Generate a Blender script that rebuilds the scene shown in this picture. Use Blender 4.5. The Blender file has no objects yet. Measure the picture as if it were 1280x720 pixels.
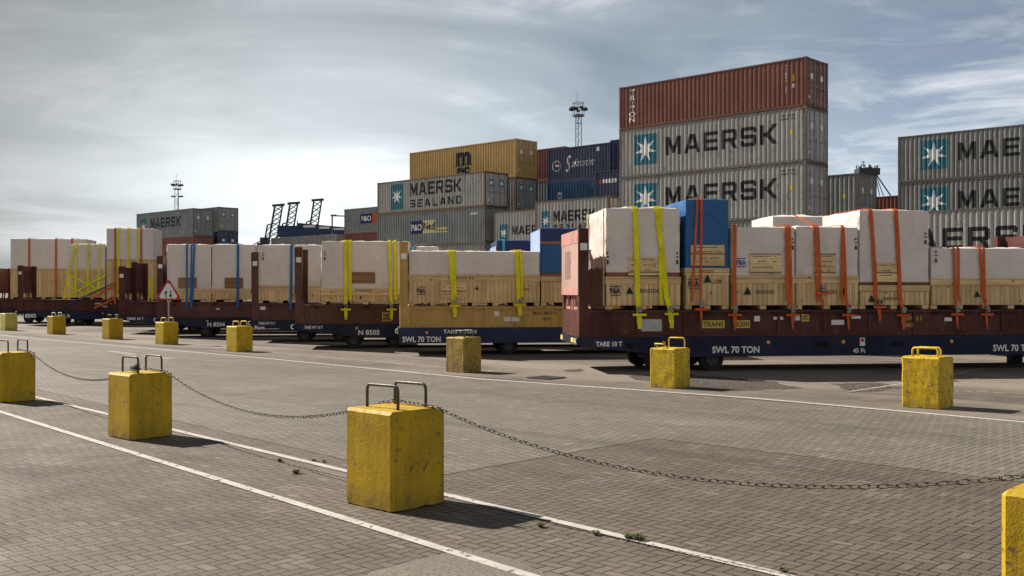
import bpy, bmesh, math, random
from mathutils import Vector, Matrix, noise

random.seed(7)
sc = bpy.context.scene
COL = sc.collection
R = math.radians

# ------------------------------------------------------------------ camera
FPX = 1300.0; CX = 640.0; HY = 365.0; EYE = 1.92
cd = bpy.data.cameras.new('camera'); cam = bpy.data.objects.new('camera', cd); COL.objects.link(cam)
cam.location = (0, 0, EYE); cam.rotation_euler = (R(90), 0, 0)
cd.sensor_width = 36; cd.lens = 36 * FPX / 1280; cd.shift_y = 5 / 1280
cd.clip_start = 0.1; cd.clip_end = 9000
sc.camera = cam

# ------------------------------------------------------------------ light
SUN_EL = 38.0
SUNV = Vector((-0.822 * math.cos(R(SUN_EL)), 0.569 * math.cos(R(SUN_EL)), math.sin(R(SUN_EL)))).normalized()
sl = bpy.data.lights.new('sun', 'SUN'); so = bpy.data.objects.new('sun', sl); COL.objects.link(so)
sl.energy = 5.0; sl.angle = R(0.6); sl.color = (1.0, 0.91, 0.80)
so.location = (-40, 30, 60); so.rotation_euler = (-SUNV).to_track_quat('-Z', 'Y').to_euler()
SKY_STRENGTH = 0.12

def N(nt, t, **kw):
    n = nt.nodes.new(t)
    for k, v in kw.items():
        if k == 'inp':
            for a, b in v.items(): n.inputs[a].default_value = b
        else: setattr(n, k, v)
    return n

class G:
    """small expression helper for node trees"""
    def __init__(s, nt): s.nt = nt
    def _set(s, sock, v):
        if isinstance(v, (int, float)): sock.default_value = v
        elif isinstance(v, (tuple, list)): sock.default_value = v
        else: s.nt.links.new(v, sock)
    def m(s, op, a, b=0.0, c=None, clamp=False):
        n = s.nt.nodes.new('ShaderNodeMath'); n.operation = op; n.use_clamp = clamp
        s._set(n.inputs[0], a); s._set(n.inputs[1], b)
        if c is not None: s._set(n.inputs[2], c)
        return n.outputs[0]
    def ramp(s, x, lo, hi, a=0.0, b=1.0):
        n = s.nt.nodes.new('ShaderNodeMapRange'); n.clamp = True
        s._set(n.inputs[0], x); n.inputs[1].default_value = lo; n.inputs[2].default_value = hi
        s._set(n.inputs[3], a); s._set(n.inputs[4], b)
        return n.outputs[0]
    def mix(s, f, a, b, mode='MIX'):
        n = s.nt.nodes.new('ShaderNodeMix'); n.data_type = 'RGBA'; n.blend_type = mode
        s._set(n.inputs[0], f)
        for i, v in ((6, a), (7, b)):
            if isinstance(v, (tuple, list)) and len(v) == 3: v = (*v, 1)
            s._set(n.inputs[i], v)
        return n.outputs[2]
    def noise(s, vec, scale, detail=3, rough=0.55, dist=0.0, out=0):
        n = s.nt.nodes.new('ShaderNodeTexNoise'); n.inputs['Scale'].default_value = scale
        n.inputs['Detail'].default_value = detail; n.inputs['Roughness'].default_value = rough
        n.inputs['Distortion'].default_value = dist
        if vec is not None: s.nt.links.new(vec, n.inputs['Vector'])
        return n.outputs[out]
    def wn(s, vec=None, w=None):
        n = s.nt.nodes.new('ShaderNodeTexWhiteNoise')
        n.noise_dimensions = '3D' if vec is not None else '1D'
        if vec is not None: s.nt.links.new(vec, n.inputs['Vector'])
        else: s._set(n.inputs['W'], w)
        return n.outputs['Value']
    def sep(s, vec):
        n = s.nt.nodes.new('ShaderNodeSeparateXYZ'); s.nt.links.new(vec, n.inputs[0]); return n.outputs
    def comb(s, x, y, z):
        n = s.nt.nodes.new('ShaderNodeCombineXYZ')
        s._set(n.inputs[0], x); s._set(n.inputs[1], y); s._set(n.inputs[2], z); return n.outputs[0]
    def vmul(s, vec, t):
        n = s.nt.nodes.new('ShaderNodeVectorMath'); n.operation = 'MULTIPLY'
        s.nt.links.new(vec, n.inputs[0]); n.inputs[1].default_value = t; return n.outputs[0]
    def vadd(s, a, b):
        n = s.nt.nodes.new('ShaderNodeVectorMath'); n.operation = 'ADD'
        s.nt.links.new(a, n.inputs[0]); s._set(n.inputs[1], b); return n.outputs[0]

w = bpy.data.worlds.new('World'); sc.world = w; w.use_nodes = True
nt = w.node_tree; nt.nodes.clear(); g = G(nt)
tc = N(nt, 'ShaderNodeTexCoord'); d = tc.outputs['Generated']
sky = N(nt, 'ShaderNodeTexSky', sky_type='NISHITA'); sky.sun_disc = False
sky.sun_elevation = R(SUN_EL); sky.sun_rotation = math.atan2(SUNV.x, SUNV.y)
sky.air_density = 1.2; sky.dust_density = 3.0; sky.ozone_density = 1.5
X, Y, Z = g.sep(d)
zz = g.m('ADD', g.m('MAXIMUM', Z, 0.0), 0.10)
plane = g.comb(g.m('DIVIDE', X, zz), g.m('DIVIDE', Y, zz), 0.0)      # the cloud deck seen on a far flat layer
n1 = g.noise(g.vadd(plane, (3.1, 7.7, 0)), 0.55, 6, 0.58, 0.6)
n2 = g.noise(g.vadd(g.vmul(plane, (0.6, 1.4, 1)), (9.4, 1.2, 0)), 0.28, 4, 0.5, 0.3)
n3 = g.noise(g.vadd(plane, (1.0, 4.0, 2)), 1.7, 7, 0.6, 0.9)
cover = g.ramp(g.m('ADD', g.m('MULTIPLY', n1, 0.55), g.m('MULTIPLY', n2, 0.6)), 0.47, 0.66)
wisp = g.m('MULTIPLY', g.ramp(n3, 0.47, 0.66), g.ramp(n1, 0.40, 0.60))
# thin high overcast, brightest low on the left where the cloud is thin, bluer to the right
dx = g.m('DIVIDE', g.m('ADD', X, 0.20), 0.30); dz = g.m('DIVIDE', g.m('SUBTRACT', Z, 0.07), 0.14)
gl = g.m('DIVIDE', 1.0, g.m('ADD', 1.0, g.m('ADD', g.m('MULTIPLY', dx, dx), g.m('MULTIPLY', dz, dz))))
front = g.ramp(Y, -0.2, 0.3)
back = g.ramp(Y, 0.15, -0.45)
gl = g.m('MULTIPLY', gl, front)
gl = g.m('MULTIPLY', g.m('POWER', gl, 0.85), 1.05)
lump = g.m('SUBTRACT', g.m('ADD', g.m('MULTIPLY', n1, 0.7), g.m('MULTIPLY', n2, 0.5)), 0.6)
gl2 = g.m('ADD', gl, g.m('MULTIPLY', lump, 1.5), clamp=True)
grey = g.mix(gl2, (0.40, 0.57, 0.68), (5.5, 5.95, 6.15))
blue = g.mix(g.ramp(Z, 0.0, 0.3), (2.9, 3.6, 4.6), (1.35, 1.85, 2.75))
grey = g.mix(g.ramp(X, -0.12, 0.36, 0.0, 0.80), grey, blue)
grey = g.mix(g.m('MULTIPLY', back, 0.9), grey, (4.9, 4.8, 4.7))      # unseen cloud behind the camera, brightened as added fill for shaded faces
c1 = g.mix(0.88, g.vmul(sky.outputs[0], (0.5, 0.5, 0.5)), grey)
c2 = g.mix(g.m('MULTIPLY', wisp, g.ramp(X, -0.4, 0.3, 0.50, 0.75)), c1, (5.6, 5.8, 6.0))
c4 = g.mix(g.m('MULTIPLY', cover, g.ramp(X, -0.3, 0.3, 0.06, 0.22)), c2, (5.0, 5.1, 5.3))
dim = g.m('MULTIPLY', g.ramp(Z, 0.32, 0.62, 1.0, 0.42), g.ramp(X, -0.46, -0.20, 0.62, 1.0))
dim = g.m('MULTIPLY', dim, g.ramp(g.m('ADD', Z, g.m('MULTIPLY', g.m('ABSOLUTE', X), 0.3)), 0.17, 0.38, 1.0, 0.66))
c4 = g.mix(1.0, c4, g.comb(dim, dim, dim), 'MULTIPLY')
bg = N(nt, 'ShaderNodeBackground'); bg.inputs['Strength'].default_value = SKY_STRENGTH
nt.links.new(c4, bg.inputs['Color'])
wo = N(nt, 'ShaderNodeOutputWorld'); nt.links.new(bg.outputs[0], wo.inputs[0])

vs = sc.view_settings
vs.view_transform = 'Standard'; vs.look = 'None'; vs.gamma = 1; vs.use_curve_mapping = False
vs.exposure = 0.80

# ------------------------------------------------------------------ materials
def new_mat(name):
    m = bpy.data.materials.new(name); m.use_nodes = True
    nt = m.node_tree; nt.nodes.clear()
    o = N(nt, 'ShaderNodeOutputMaterial'); b = N(nt, 'ShaderNodeBsdfPrincipled')
    nt.links.new(b.outputs[0], o.inputs[0])
    return m, nt, G(nt), b

def obj_coord(nt, g, rnd=True):
    tc = N(nt, 'ShaderNodeTexCoord'); v = tc.outputs['Object']
    if rnd:
        oi = N(nt, 'ShaderNodeObjectInfo')
        r = g.m('MULTIPLY', oi.outputs['Random'], 37.0)
        v2 = g.vadd(v, g.comb(r, g.m('MULTIPLY', r, 1.7), g.m('MULTIPLY', r, 0.6)))
        return v, v2
    return v, v

def bump(nt, g, b, h, strength, dist):
    n = N(nt, 'ShaderNodeBump'); n.inputs['Strength'].default_value = strength; n.inputs['Distance'].default_value = dist
    nt.links.new(h, n.inputs['Height']); nt.links.new(n.outputs[0], b.inputs['Normal'])

MC = {}
def paint(name, col, rough=0.5, rust=0.35, dirt=0.5, fade=0.15, rustcol=(0.10, 0.035, 0.015), streak=True, scale=1.0, metallic=0.0, bumpd=0.004, spec=0.3):
    if name in MC: return MC[name]
    m, nt, g, b = new_mat(name)
    v0, v = obj_coord(nt, g)
    big = g.noise(v, 0.7 * scale, 3, 0.6)
    fine = g.noise(v, 9 * scale, 5, 0.65)
    st = g.noise(g.vmul(v, (9, 9, 0.55)), 1.0 * scale, 4, 0.6) if streak else g.noise(v, 3 * scale, 4, 0.6)
    lite = tuple(min(1, c * (1 + fade) + 0.02) for c in col); dark = tuple(c * (1 - fade) for c in col)
    c = g.mix(g.ramp(big, 0.3, 0.7), dark, lite)
    c = g.mix(g.m('MULTIPLY', g.ramp(st, 0.5, 0.78), dirt), c, tuple(x * 0.45 + 0.012 for x in col))
    rm = g.m('MULTIPLY', g.ramp(g.m('ADD', g.m('MULTIPLY', fine, 0.6), g.m('MULTIPLY', st, 0.5)), 0.66 - 0.14 * rust, 0.74 - 0.12 * rust), min(1, rust * 2.0))
    c = g.mix(rm, c, rustcol)
    nt.links.new(c, b.inputs['Base Color'])
    nt.links.new(g.ramp(fine, 0.3, 0.7, rough - 0.08, min(1, rough + 0.15)), b.inputs['Roughness'])
    b.inputs['Metallic'].default_value = metallic
    b.inputs['Specular IOR Level'].default_value = spec
    bump(nt, g, b, fine, 0.35, bumpd)
    MC[name] = m; return m

def flat(name, col, rough=0.6, metallic=0.0, spec=0.3, wear=0.0):
    if name in MC: return MC[name]
    m, nt, g, b = new_mat(name)
    v0, v = obj_coord(nt, g)
    n = g.noise(v, 6, 4, 0.6)
    c = g.mix(g.ramp(n, 0.3, 0.7), tuple(x * 0.85 for x in col), tuple(min(1, x * 1.1) for x in col))
    nt.links.new(c, b.inputs['Base Color'])
    b.inputs['Roughness'].default_value = rough; b.inputs['Metallic'].default_value = metallic
    b.inputs['Specular IOR Level'].default_value = spec
    if wear > 0:
        o = [x for x in nt.nodes if x.type == 'OUTPUT_MATERIAL'][0]
        tr = N(nt, 'ShaderNodeBsdfTransparent'); mx = N(nt, 'ShaderNodeMixShader')
        w2 = g.noise(v, 14, 5, 0.7)
        nt.links.new(g.ramp(w2, 0.36 + 0.3 * wear, 0.42 + 0.3 * wear, 1.0, 0.0) if wear < 0 else g.ramp(w2, 0.30 + 0.25 * wear, 0.36 + 0.25 * wear, 1.0, 0.0), mx.inputs[0])
        nt.links.new(b.outputs[0], mx.inputs[1]); nt.links.new(tr.outputs[0], mx.inputs[2])
        nt.links.new(mx.outputs[0], o.inputs[0])
    MC[name] = m; return m

def wood(name, col=(0.50, 0.36, 0.20), horiz=False, pw=0.13):
    if name in MC: return MC[name]
    m, nt, g, b = new_mat(name)
    v0, v = obj_coord(nt, g)
    x, y, z = g.sep(v0)
    p = g.m('ADD', x, y) if not horiz else z
    q = g.m('DIVIDE', p, pw); idx = g.m('FLOOR', q); fr = g.m('SUBTRACT', q, idx)
    oi = N(nt, 'ShaderNodeObjectInfo')
    rnd = g.wn(w=g.m('ADD', idx, g.m('MULTIPLY', oi.outputs['Random'], 91.3)))
    s = (14, 14, 1.2) if not horiz else (1.2, 1.2, 14)
    gr = g.noise(g.vadd(g.vmul(v, s), g.comb(g.m('MULTIPLY', rnd, 20), 0, 0)), 1.6, 5, 0.65, 0.4)
    kn = nt.nodes.new('ShaderNodeTexVoronoi'); kn.inputs['Scale'].default_value = 3.2
    nt.links.new(g.vadd(v, g.comb(g.m('MULTIPLY', rnd, 9), 0, g.m('MULTIPLY', rnd, 5))), kn.inputs['Vector'])
    c = g.mix(rnd, tuple(k * 0.80 for k in col), tuple(min(1, k * 1.14) for k in col))
    c = g.mix(g.ramp(gr, 0.35, 0.75), c, tuple(k * 0.62 for k in col))
    c = g.mix(g.m('MULTIPLY', g.ramp(kn.outputs['Distance'], 0.06, 0.14, 1, 0), 0.85), c, (0.10, 0.045, 0.02))
    c = g.mix(g.m('MULTIPLY', g.ramp(g.noise(v, 1.1, 3), 0.48, 0.75), 0.35), c, (0.22, 0.17, 0.12))
    edge = g.m('MINIMUM', fr, g.m('SUBTRACT', 1.0, fr))
    gap = g.ramp(edge, 0.02, 0.055, 1, 0)
    c = g.mix(g.m('MULTIPLY', gap, 0.75), c, (0.05, 0.03, 0.015))
    nt.links.new(c, b.inputs['Base Color']); b.inputs['Roughness'].default_value = 0.75
    b.inputs['Specular IOR Level'].default_value = 0.2
    bump(nt, g, b, g.m('ADD', g.m('MULTIPLY', gap, -1.0), g.m('MULTIPLY', gr, 0.25)), 0.7, 0.01)
    MC[name] = m; return m

def tarp(name, col):
    if name in MC: return MC[name]
    m, nt, g, b = new_mat(name)
    v0, v = obj_coord(nt, g)
    r1 = g.noise(g.vmul(v, (1.1, 1.1, 0.8)), 1.1, 3, 0.45, 0.7)
    r2 = g.noise(v, 2.2, 5, 0.55, 0.4)
    ridge = g.m('SINE', g.m('MULTIPLY', r1, 18.0))
    dirt = g.noise(g.vmul(v, (1.0, 1.0, 0.5)), 1.2, 5, 0.6)
    c = g.mix(g.m('MULTIPLY', g.ramp(dirt, 0.45, 0.75), 0.45), col, tuple(k * 0.62 for k in col))
    x, y, z = g.sep(v0)
    q = g.m('FRACT', g.m('DIVIDE', z, 1.37)); sm = g.ramp(g.m('ABSOLUTE', g.m('SUBTRACT', q, 0.5)), 0.004, 0.009, 1, 0)
    q2 = g.m('FRACT', g.m('DIVIDE', g.m('ADD', x, y), 1.13)); sm2 = g.ramp(g.m('ABSOLUTE', g.m('SUBTRACT', q2, 0.5)), 0.003, 0.007, 1, 0)
    c = g.mix(g.m('MULTIPLY', g.m('MAXIMUM', sm, sm2), 0.35), c, tuple(k * 0.6 for k in col))
    nt.links.new(c, b.inputs['Base Color']); b.inputs['Roughness'].default_value = 0.5
    b.inputs['Specular IOR Level'].default_value = 0.35
    x, y, z = g.sep(v)
    s1 = g.m('ADD', g.m('ADD', x, y), z); s2 = g.m('SUBTRACT', g.m('ADD', x, y), z)
    d1 = g.noise(g.comb(g.m('MULTIPLY', s1, 1.5), g.m('MULTIPLY', s2, 0.40), 0.0), 1.0, 3, 0.5, 0.5)
    d2 = g.noise(g.comb(g.m('MULTIPLY', s2, 1.2), g.m('MULTIPLY', s1, 0.35), 3.0), 1.0, 3, 0.5, 0.5)
    f1 = g.m('SINE', g.m('MULTIPLY', d1, 15.0))
    f2 = g.m('SINE', g.m('MULTIPLY', d2, 15.0))
    mk = g.ramp(g.noise(v, 0.8, 2), 0.42, 0.58)
    fold = g.m('ADD', g.m('MULTIPLY', f1, mk), g.m('MULTIPLY', f2, g.m('SUBTRACT', 1.0, mk)))
    h = g.m('ADD', g.m('ADD', g.m('MULTIPLY', ridge, 0.12), g.m('MULTIPLY', r2, 0.7)), g.m('MULTIPLY', fold, 0.22))
    bump(nt, g, b, h, 0.7, 0.06)
    MC[name] = m; return m

def concrete_yellow(name, col, wearv, grime):
    if name in MC: return MC[name]
    m, nt, g, b = new_mat(name)
    v0, v = obj_coord(nt, g)
    x, y, z = g.sep(v0)
    a = g.noise(v, 2.6, 5, 0.6); f = g.noise(v, 22, 6, 0.7); pit = g.noise(v, 60, 3, 0.6); mid = g.noise(v, 7, 5, 0.65)
    st = g.noise(g.vmul(v, (16, 16, 1.0)), 1.0, 4, 0.6)
    c = g.mix(g.ramp(a, 0.3, 0.7), tuple(k * 0.82 for k in col), tuple(min(1, k * 1.12) for k in col))
    c = g.mix(g.m('MULTIPLY', g.ramp(st, 0.45, 0.75), grime), c, (0.19, 0.12, 0.015))
    low = g.ramp(z, 0.0, 0.22, 1, 0)
    c = g.mix(g.m('MULTIPLY', g.m('MULTIPLY', low, g.ramp(mid, 0.35, 0.6)), 0.65), c, (0.09, 0.07, 0.04))
    chip = g.ramp(g.m('ADD', g.m('MULTIPLY', f, 0.7), g.m('MULTIPLY', mid, 0.3)), 0.66 - wearv * 0.16, 0.69 - wearv * 0.16)
    c = g.mix(g.m('MULTIPLY', chip, 0.85), c, (0.13, 0.10, 0.06))
    nt.links.new(c, b.inputs['Base Color']); nt.links.new(g.ramp(f, 0.3, 0.7, 0.5, 0.8), b.inputs['Roughness'])
    b.inputs['Specular IOR Level'].default_value = 0.3
    h = g.m('ADD', g.m('ADD', g.m('MULTIPLY', f, 0.5), g.m('MULTIPLY', pit, 0.3)), g.m('MULTIPLY', chip, -0.6))
    bump(nt, g, b, h, 0.7, 0.012)
    MC[name] = m; return m

YARD_ROT = math.atan2(-0.6857, 0.7279)      # direction of the container rows
def pavers(name, c_a, c_b, joint, patch=0.0, polish=0.0):
    m, nt, g, b = new_mat(name)
    ge = N(nt, 'ShaderNodeNewGeometry'); P = ge.outputs['Position']
    rot = N(nt, 'ShaderNodeVectorRotate'); rot.rotation_type = 'Z_AXIS'; rot.inputs['Angle'].default_value = -YARD_ROT
    nt.links.new(P, rot.inputs['Vector'])
    wob = g.noise(P, 0.6, 2, 0.5, 0, 1)
    V = g.vadd(rot.outputs[0], g.vmul(wob, (0.05, 0.05, 0)))
    x, y, z = g.sep(g.vmul(V, (10.0, 10.0, 1)))     # blocks of 100 x 200 mm
    i = g.m('FLOOR', x); j = g.m('FLOOR', y); fx = g.m('SUBTRACT', x, i); fy = g.m('SUBTRACT', y, j)
    k = g.m('FLOORED_MODULO', g.m('SUBTRACT', i, j), 4.0)
    eq = lambda t: g.m('COMPARE', k, float(t), 0.1)
    e0, e1, e2, e3 = eq(0), eq(1), eq(2), eq(3)
    dl = g.m('ADD', fx, e1); dr = g.m('ADD', g.m('SUBTRACT', 1.0, fx), e0)
    db = g.m('ADD', fy, e2); dt = g.m('ADD', g.m('SUBTRACT', 1.0, fy), e3)
    de = g.m('MINIMUM', g.m('MINIMUM', dl, dr), g.m('MINIMUM', db, dt))
    ident = g.comb(g.m('SUBTRACT', i, e1), g.m('SUBTRACT', j, e2), 0.5)
    rnd = g.wn(ident)
    horiz = g.m('ADD', e0, e1)
    grit = g.noise(P, 90, 4, 0.7); mid = g.noise(P, 1.3, 5, 0.6); big = g.noise(P, 0.18, 4, 0.6, 0.5)
    c = g.mix(g.ramp(rnd, 0.0, 1.0), c_a, c_b)
    c = g.mix(g.m('MULTIPLY', g.ramp(rnd, 0.955, 0.96), 0.3), c, tuple(min(1, q * 1.6 + 0.02) for q in c_b))
    c = g.mix(g.m('MULTIPLY', g.m('SUBTRACT', 1.0, horiz), 0.10), c, tuple(q * 0.6 for q in c_a))
    c = g.mix(g.m('MULTIPLY', g.ramp(mid, 0.4, 0.72), 0.6), c, tuple(q * 0.58 for q in c_a))
    c = g.mix(g.m('MULTIPLY', g.ramp(big, 0.45, 0.72), 0.5), c, tuple(q * 1.4 for q in c_b))
    c = g.mix(g.ramp(grit, 0.35, 0.75, 0.0, 0.45), c, tuple(q * 0.5 for q in c_a))
    spots = g.noise(P, 7.0, 3, 0.6)
    c = g.mix(g.m('MULTIPLY', g.ramp(spots, 0.70, 0.74), 0.5), c, (0.03, 0.028, 0.025))
    trk = g.noise(g.vmul(rot.outputs[0], (0.035, 1.5, 1)), 1.0, 4, 0.6, 0.2)
    c = g.mix(g.m('MULTIPLY', g.ramp(trk, 0.50, 0.68), 0.42), c, tuple(q * 0.48 for q in c_a))
    blot = g.noise(P, 0.75, 6, 0.7, 1.2)
    c = g.mix(g.m('MULTIPLY', g.ramp(blot, 0.60, 0.70), 0.38), c, tuple(q * 0.42 for q in c_a))
    if patch > 0:
        pm = g.m('MULTIPLY', g.ramp(g.noise(P, 1.1, 3, 0.55, 0.3), 0.60, 0.66), patch)
        c = g.mix(g.m('MULTIPLY', pm, g.ramp(rnd, 0.35, 0.6)), c, (0.20, 0.215, 0.205))
    jn = g.ramp(de, 0.05, 0.13, 1, 0)
    jvar = g.m('MULTIPLY', g.ramp(g.noise(P, 2.0, 4, 0.6), 0.3, 0.6, 0.55, 1.0), g.ramp(horiz, 0, 1, 0.75, 1.0))
    c = g.mix(g.m('MULTIPLY', jn, jvar), c, joint)
    nt.links.new(c, b.inputs['Base Color'])
    nt.links.new(g.ramp(mid, 0.3, 0.7, 0.62 - polish, 0.85 - polish), b.inputs['Roughness'])
    b.inputs['Specular IOR Level'].default_value = 0.3
    h = g.m('ADD', g.m('ADD', g.m('MULTIPLY', g.ramp(de, 0.02, 0.12), 1.0), g.m('MULTIPLY', grit, 0.35)), g.m('MULTIPLY', rnd, 0.5))
    bump(nt, g, b, h, 0.55, 0.006)
    return m

def asphalt(name, ca, cb, cc, gs=60, gk=0.5):
    m, nt, g, b = new_mat(name)
    ge = N(nt, 'ShaderNodeNewGeometry'); P = ge.outputs['Position']
    rot = N(nt, 'ShaderNodeVectorRotate'); rot.rotation_type = 'Z_AXIS'; rot.inputs['Angle'].default_value = -YARD_ROT
    nt.links.new(P, rot.inputs['Vector'])
    sx = g.vmul(rot.outputs[0], (0.25, 1.0, 1))
    big = g.noise(sx, 0.35, 5, 0.6, 0.4); mid = g.noise(P, 1.6, 5, 0.65); grit = g.noise(P, gs, 4, 0.7)
    c = g.mix(g.ramp(big, 0.38, 0.62), ca, cb)
    c = g.mix(g.m('MULTIPLY', g.ramp(mid, 0.5, 0.75), 0.5), c, cc)
    c = g.mix(g.ramp(grit, 0.35, 0.68, 0, gk), c, tuple(q * 0.35 for q in ca))
    nt.links.new(c, b.inputs['Base Color']); b.inputs['Roughness'].default_value = 0.8
    b.inputs['Specular IOR Level'].default_value = 0.3
    bump(nt, g, b, g.m('ADD', grit, g.m('MULTIPLY', mid, 0.5)), 0.5, 0.01)
    return m

# ------------------------------------------------------------------ mesh helpers
class MB:
    def __init__(s): s.v = []; s.f = []; s.mi = []; s.cur = 0
    def add(s, vs, fs):
        o = len(s.v); s.v += [tuple(p) for p in vs]
        for f in fs: s.f.append(tuple(i + o for i in f)); s.mi.append(s.cur)
    def box(s, x0, x1, y0, y1, z0, z1):
        s.add([(x0, y0, z0), (x1, y0, z0), (x1, y1, z0), (x0, y1, z0), (x0, y0, z1), (x1, y0, z1), (x1, y1, z1), (x0, y1, z1)],
              [(0, 3, 2, 1), (4, 5, 6, 7), (0, 1, 5, 4), (1, 2, 6, 5), (2, 3, 7, 6), (3, 0, 4, 7)])
        return s
    def prism(s, poly, y0, y1):
        """poly: list of (x,z) counter-clockwise seen from -y; extruded y0..y1"""
        n = len(poly)
        vs = [(x, y0, z) for x, z in poly] + [(x, y1, z) for x, z in poly]
        fs = [tuple(range(n)), tuple(range(2 * n - 1, n - 1, -1))]
        for i in range(n):
            j = (i + 1) % n; fs.append((j, i, i + n, j + n))
        s.add(vs, fs); return s
    def bar(s, a, b, w, h=None, up=(0, 0, 1)):
        h = h or w; a = Vector(a); b = Vector(b); t = (b - a).normalized(); u = Vector(up)
        if abs(t.dot(u)) > 0.98: u = Vector((0, 1, 0)) if abs(t.y) < 0.9 else Vector((1, 0, 0))
        r = t.cross(u).normalized(); u = r.cross(t)
        vs = []
        for p in (a, b):
            for i, j in ((-1, -1), (1, -1), (1, 1), (-1, 1)): vs.append(p + r * i * w / 2 + u * j * h / 2)
        s.add(vs, [(3, 2, 1, 0), (4, 5, 6, 7), (0, 1, 5, 4), (1, 2, 6, 5), (2, 3, 7, 6), (3, 0, 4, 7)]); return s
    def tube(s, pts, r, n=8, closed=False):
        pts = [Vector(p) for p in pts]; L = len(pts); o = len(s.v)
        up = Vector((0, 0, 1)); prev = None
        for i, p in enumerate(pts):
            if closed: t = (pts[(i + 1) % L] - pts[i - 1]).normalized()
            else: t = (pts[min(i + 1, L - 1)] - pts[max(i - 1, 0)]).normalized()
            if prev is None:
                q = up if abs(t.dot(up)) < 0.9 else Vector((1, 0, 0)); a = t.cross(q).normalized()
            else: a = (prev - t * prev.dot(t)).normalized()
            prev = a; b = t.cross(a)
            for k in range(n):
                th = 2 * math.pi * k / n; s.v.append(tuple(p + a * r * math.cos(th) + b * r * math.sin(th)))
        for i in range(L if closed else L - 1):
            for k in range(n):
                a0 = o + i * n + k; a1 = o + i * n + (k + 1) % n; b0 = o + ((i + 1) % L) * n + k; b1 = o + ((i + 1) % L) * n + (k + 1) % n
                s.f.append((a0, a1, b1, b0)); s.mi.append(s.cur)
        if not closed:
            s.f.append(tuple(o + k for k in range(n - 1, -1, -1))); s.mi.append(s.cur)
            s.f.append(tuple(o + (L - 1) * n + k for k in range(n))); s.mi.append(s.cur)
        return s
    def cyl(s, c, axis, r, h, n=20):
        c = Vector(c); ax = Vector(axis).normalized()
        return s.tube([c - ax * h / 2, c + ax * h / 2], r, n)
    def mesh(s, name):
        me = bpy.data.meshes.new(name); me.from_pydata(s.v, [], s.f)
        me.polygons.foreach_set('material_index', s.mi); me.update(); return me
    def build(s, name, mats, parent=None, loc=None, rz=None, smooth=False, bevel=0.0, seg=1):
        return link(s.mesh(name), name, mats, parent, loc, rz, smooth, bevel, seg)

def link(me, name, mats, parent=None, loc=None, rz=None, smooth=False, bevel=0.0, seg=1, objlink=False):
    if not isinstance(mats, (list, tuple)): mats = [mats]
    if len(me.materials) == 0:
        for mm in mats: me.materials.append(mm)
    o = bpy.data.objects.new(name, me); COL.objects.link(o)
    if objlink:
        for i, mm in enumerate(mats): o.material_slots[i].link = 'OBJECT'; o.material_slots[i].material = mm
    if parent: o.parent = parent
    if loc is not None: o.location = loc
    if rz is not None: o.rotation_euler = (0, 0, rz)
    if smooth:
        for p in me.polygons: p.use_smooth = True
    if bevel > 0:
        b = o.modifiers.new('bevel', 'BEVEL'); b.width = bevel; b.segments = seg; b.limit_method = 'ANGLE'; b.angle_limit = R(40)
    return o

def tag(o, label=None, cat=None, group=None, kind=None):
    if label: o['label'] = label
    if cat: o['category'] = cat
    if group: o['group'] = group
    if kind: o['kind'] = kind
    return o
def empty(name, loc, rz=0, label=None, cat=None, group=None):
    o = bpy.data.objects.new(name, None); COL.objects.link(o); o.empty_display_size = 0.2
    o.location = loc; o.rotation_euler = (0, 0, rz); tag(o, label, cat, group); return o

# ------------------------------------------------------------------ lettering
GLYPH = {
 'M': (1.0, [[(0,0),(0,1),(.24,1),(.5,.42),(.76,1),(1,1),(1,0),(.8,0),(.8,.6),(.58,.1),(.42,.1),(.2,.6),(.2,0)]]),
 'A': (1.02, [[(0,0),(.35,1),(.67,1),(1.02,0),(.8,0),(.73,.2),(.29,.2),(.22,0)], [(.36,.38),(.66,.38),(.51,.82)]]),
 'E': (.9, [[(0,0),(0,1),(.9,1),(.9,.81),(.21,.81),(.21,.6),(.84,.6),(.84,.41),(.21,.41),(.21,.19),(.9,.19),(.9,0)]]),
 'R': (.95, [[(0,0),(0,1),(.8,1),(.93,.88),(.93,.49),(.82,.37),(.74,.36),(.97,0),(.73,0),(.5,.36),(.21,.36),(.21,0)], [(.21,.55),(.21,.81),(.72,.81),(.72,.55)]]),
 'S': (.92, [[(.1,0),(0,.1),(0,.31),(.2,.31),(.2,.19),(.72,.19),(.72,.4),(.1,.4),(0,.5),(0,.9),(.1,1),(.82,1),(.92,.9),(.92,.7),(.72,.7),(.72,.81),(.2,.81),(.2,.6),(.82,.6),(.92,.5),(.92,.1),(.82,0)]]),
 'K': (1.0, [[(0,0),(0,1),(.21,1),(.21,.6),(.38,.6),(.72,1),(1,1),(.56,.5),(1,0),(.72,0),(.38,.4),(.21,.4),(.21,0)]]),
 'L': (.85, [[(0,0),(0,1),(.2,1),(.2,.19),(.85,.19),(.85,0)]]),
 'N': (.95, [[(0,0),(0,1),(.24,1),(.75,.32),(.75,1),(.95,1),(.95,0),(.72,0),(.2,.68),(.2,0)]]),
 'D': (.92, [[(0,0),(0,1),(.72,1),(.92,.8),(.92,.2),(.72,0)], [(.2,.19),(.64,.19),(.72,.28),(.72,.72),(.64,.81),(.2,.81)]]),
}
def curve_mesh(splines):
    cu = bpy.data.curves.new('tmp', 'CURVE'); cu.dimensions = '2D'; cu.fill_mode = 'BOTH'
    for sp in splines:
        s = cu.splines.new('POLY'); s.points.add(len(sp) - 1); s.use_cyclic_u = True
        for p, (x, y) in zip(s.points, sp): p.co = (x, y, 0, 1)
    o = bpy.data.objects.new('tmp', cu); me = bpy.data.meshes.new_from_object(o)
    bpy.data.objects.remove(o); bpy.data.curves.remove(cu)
    return me
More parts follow.
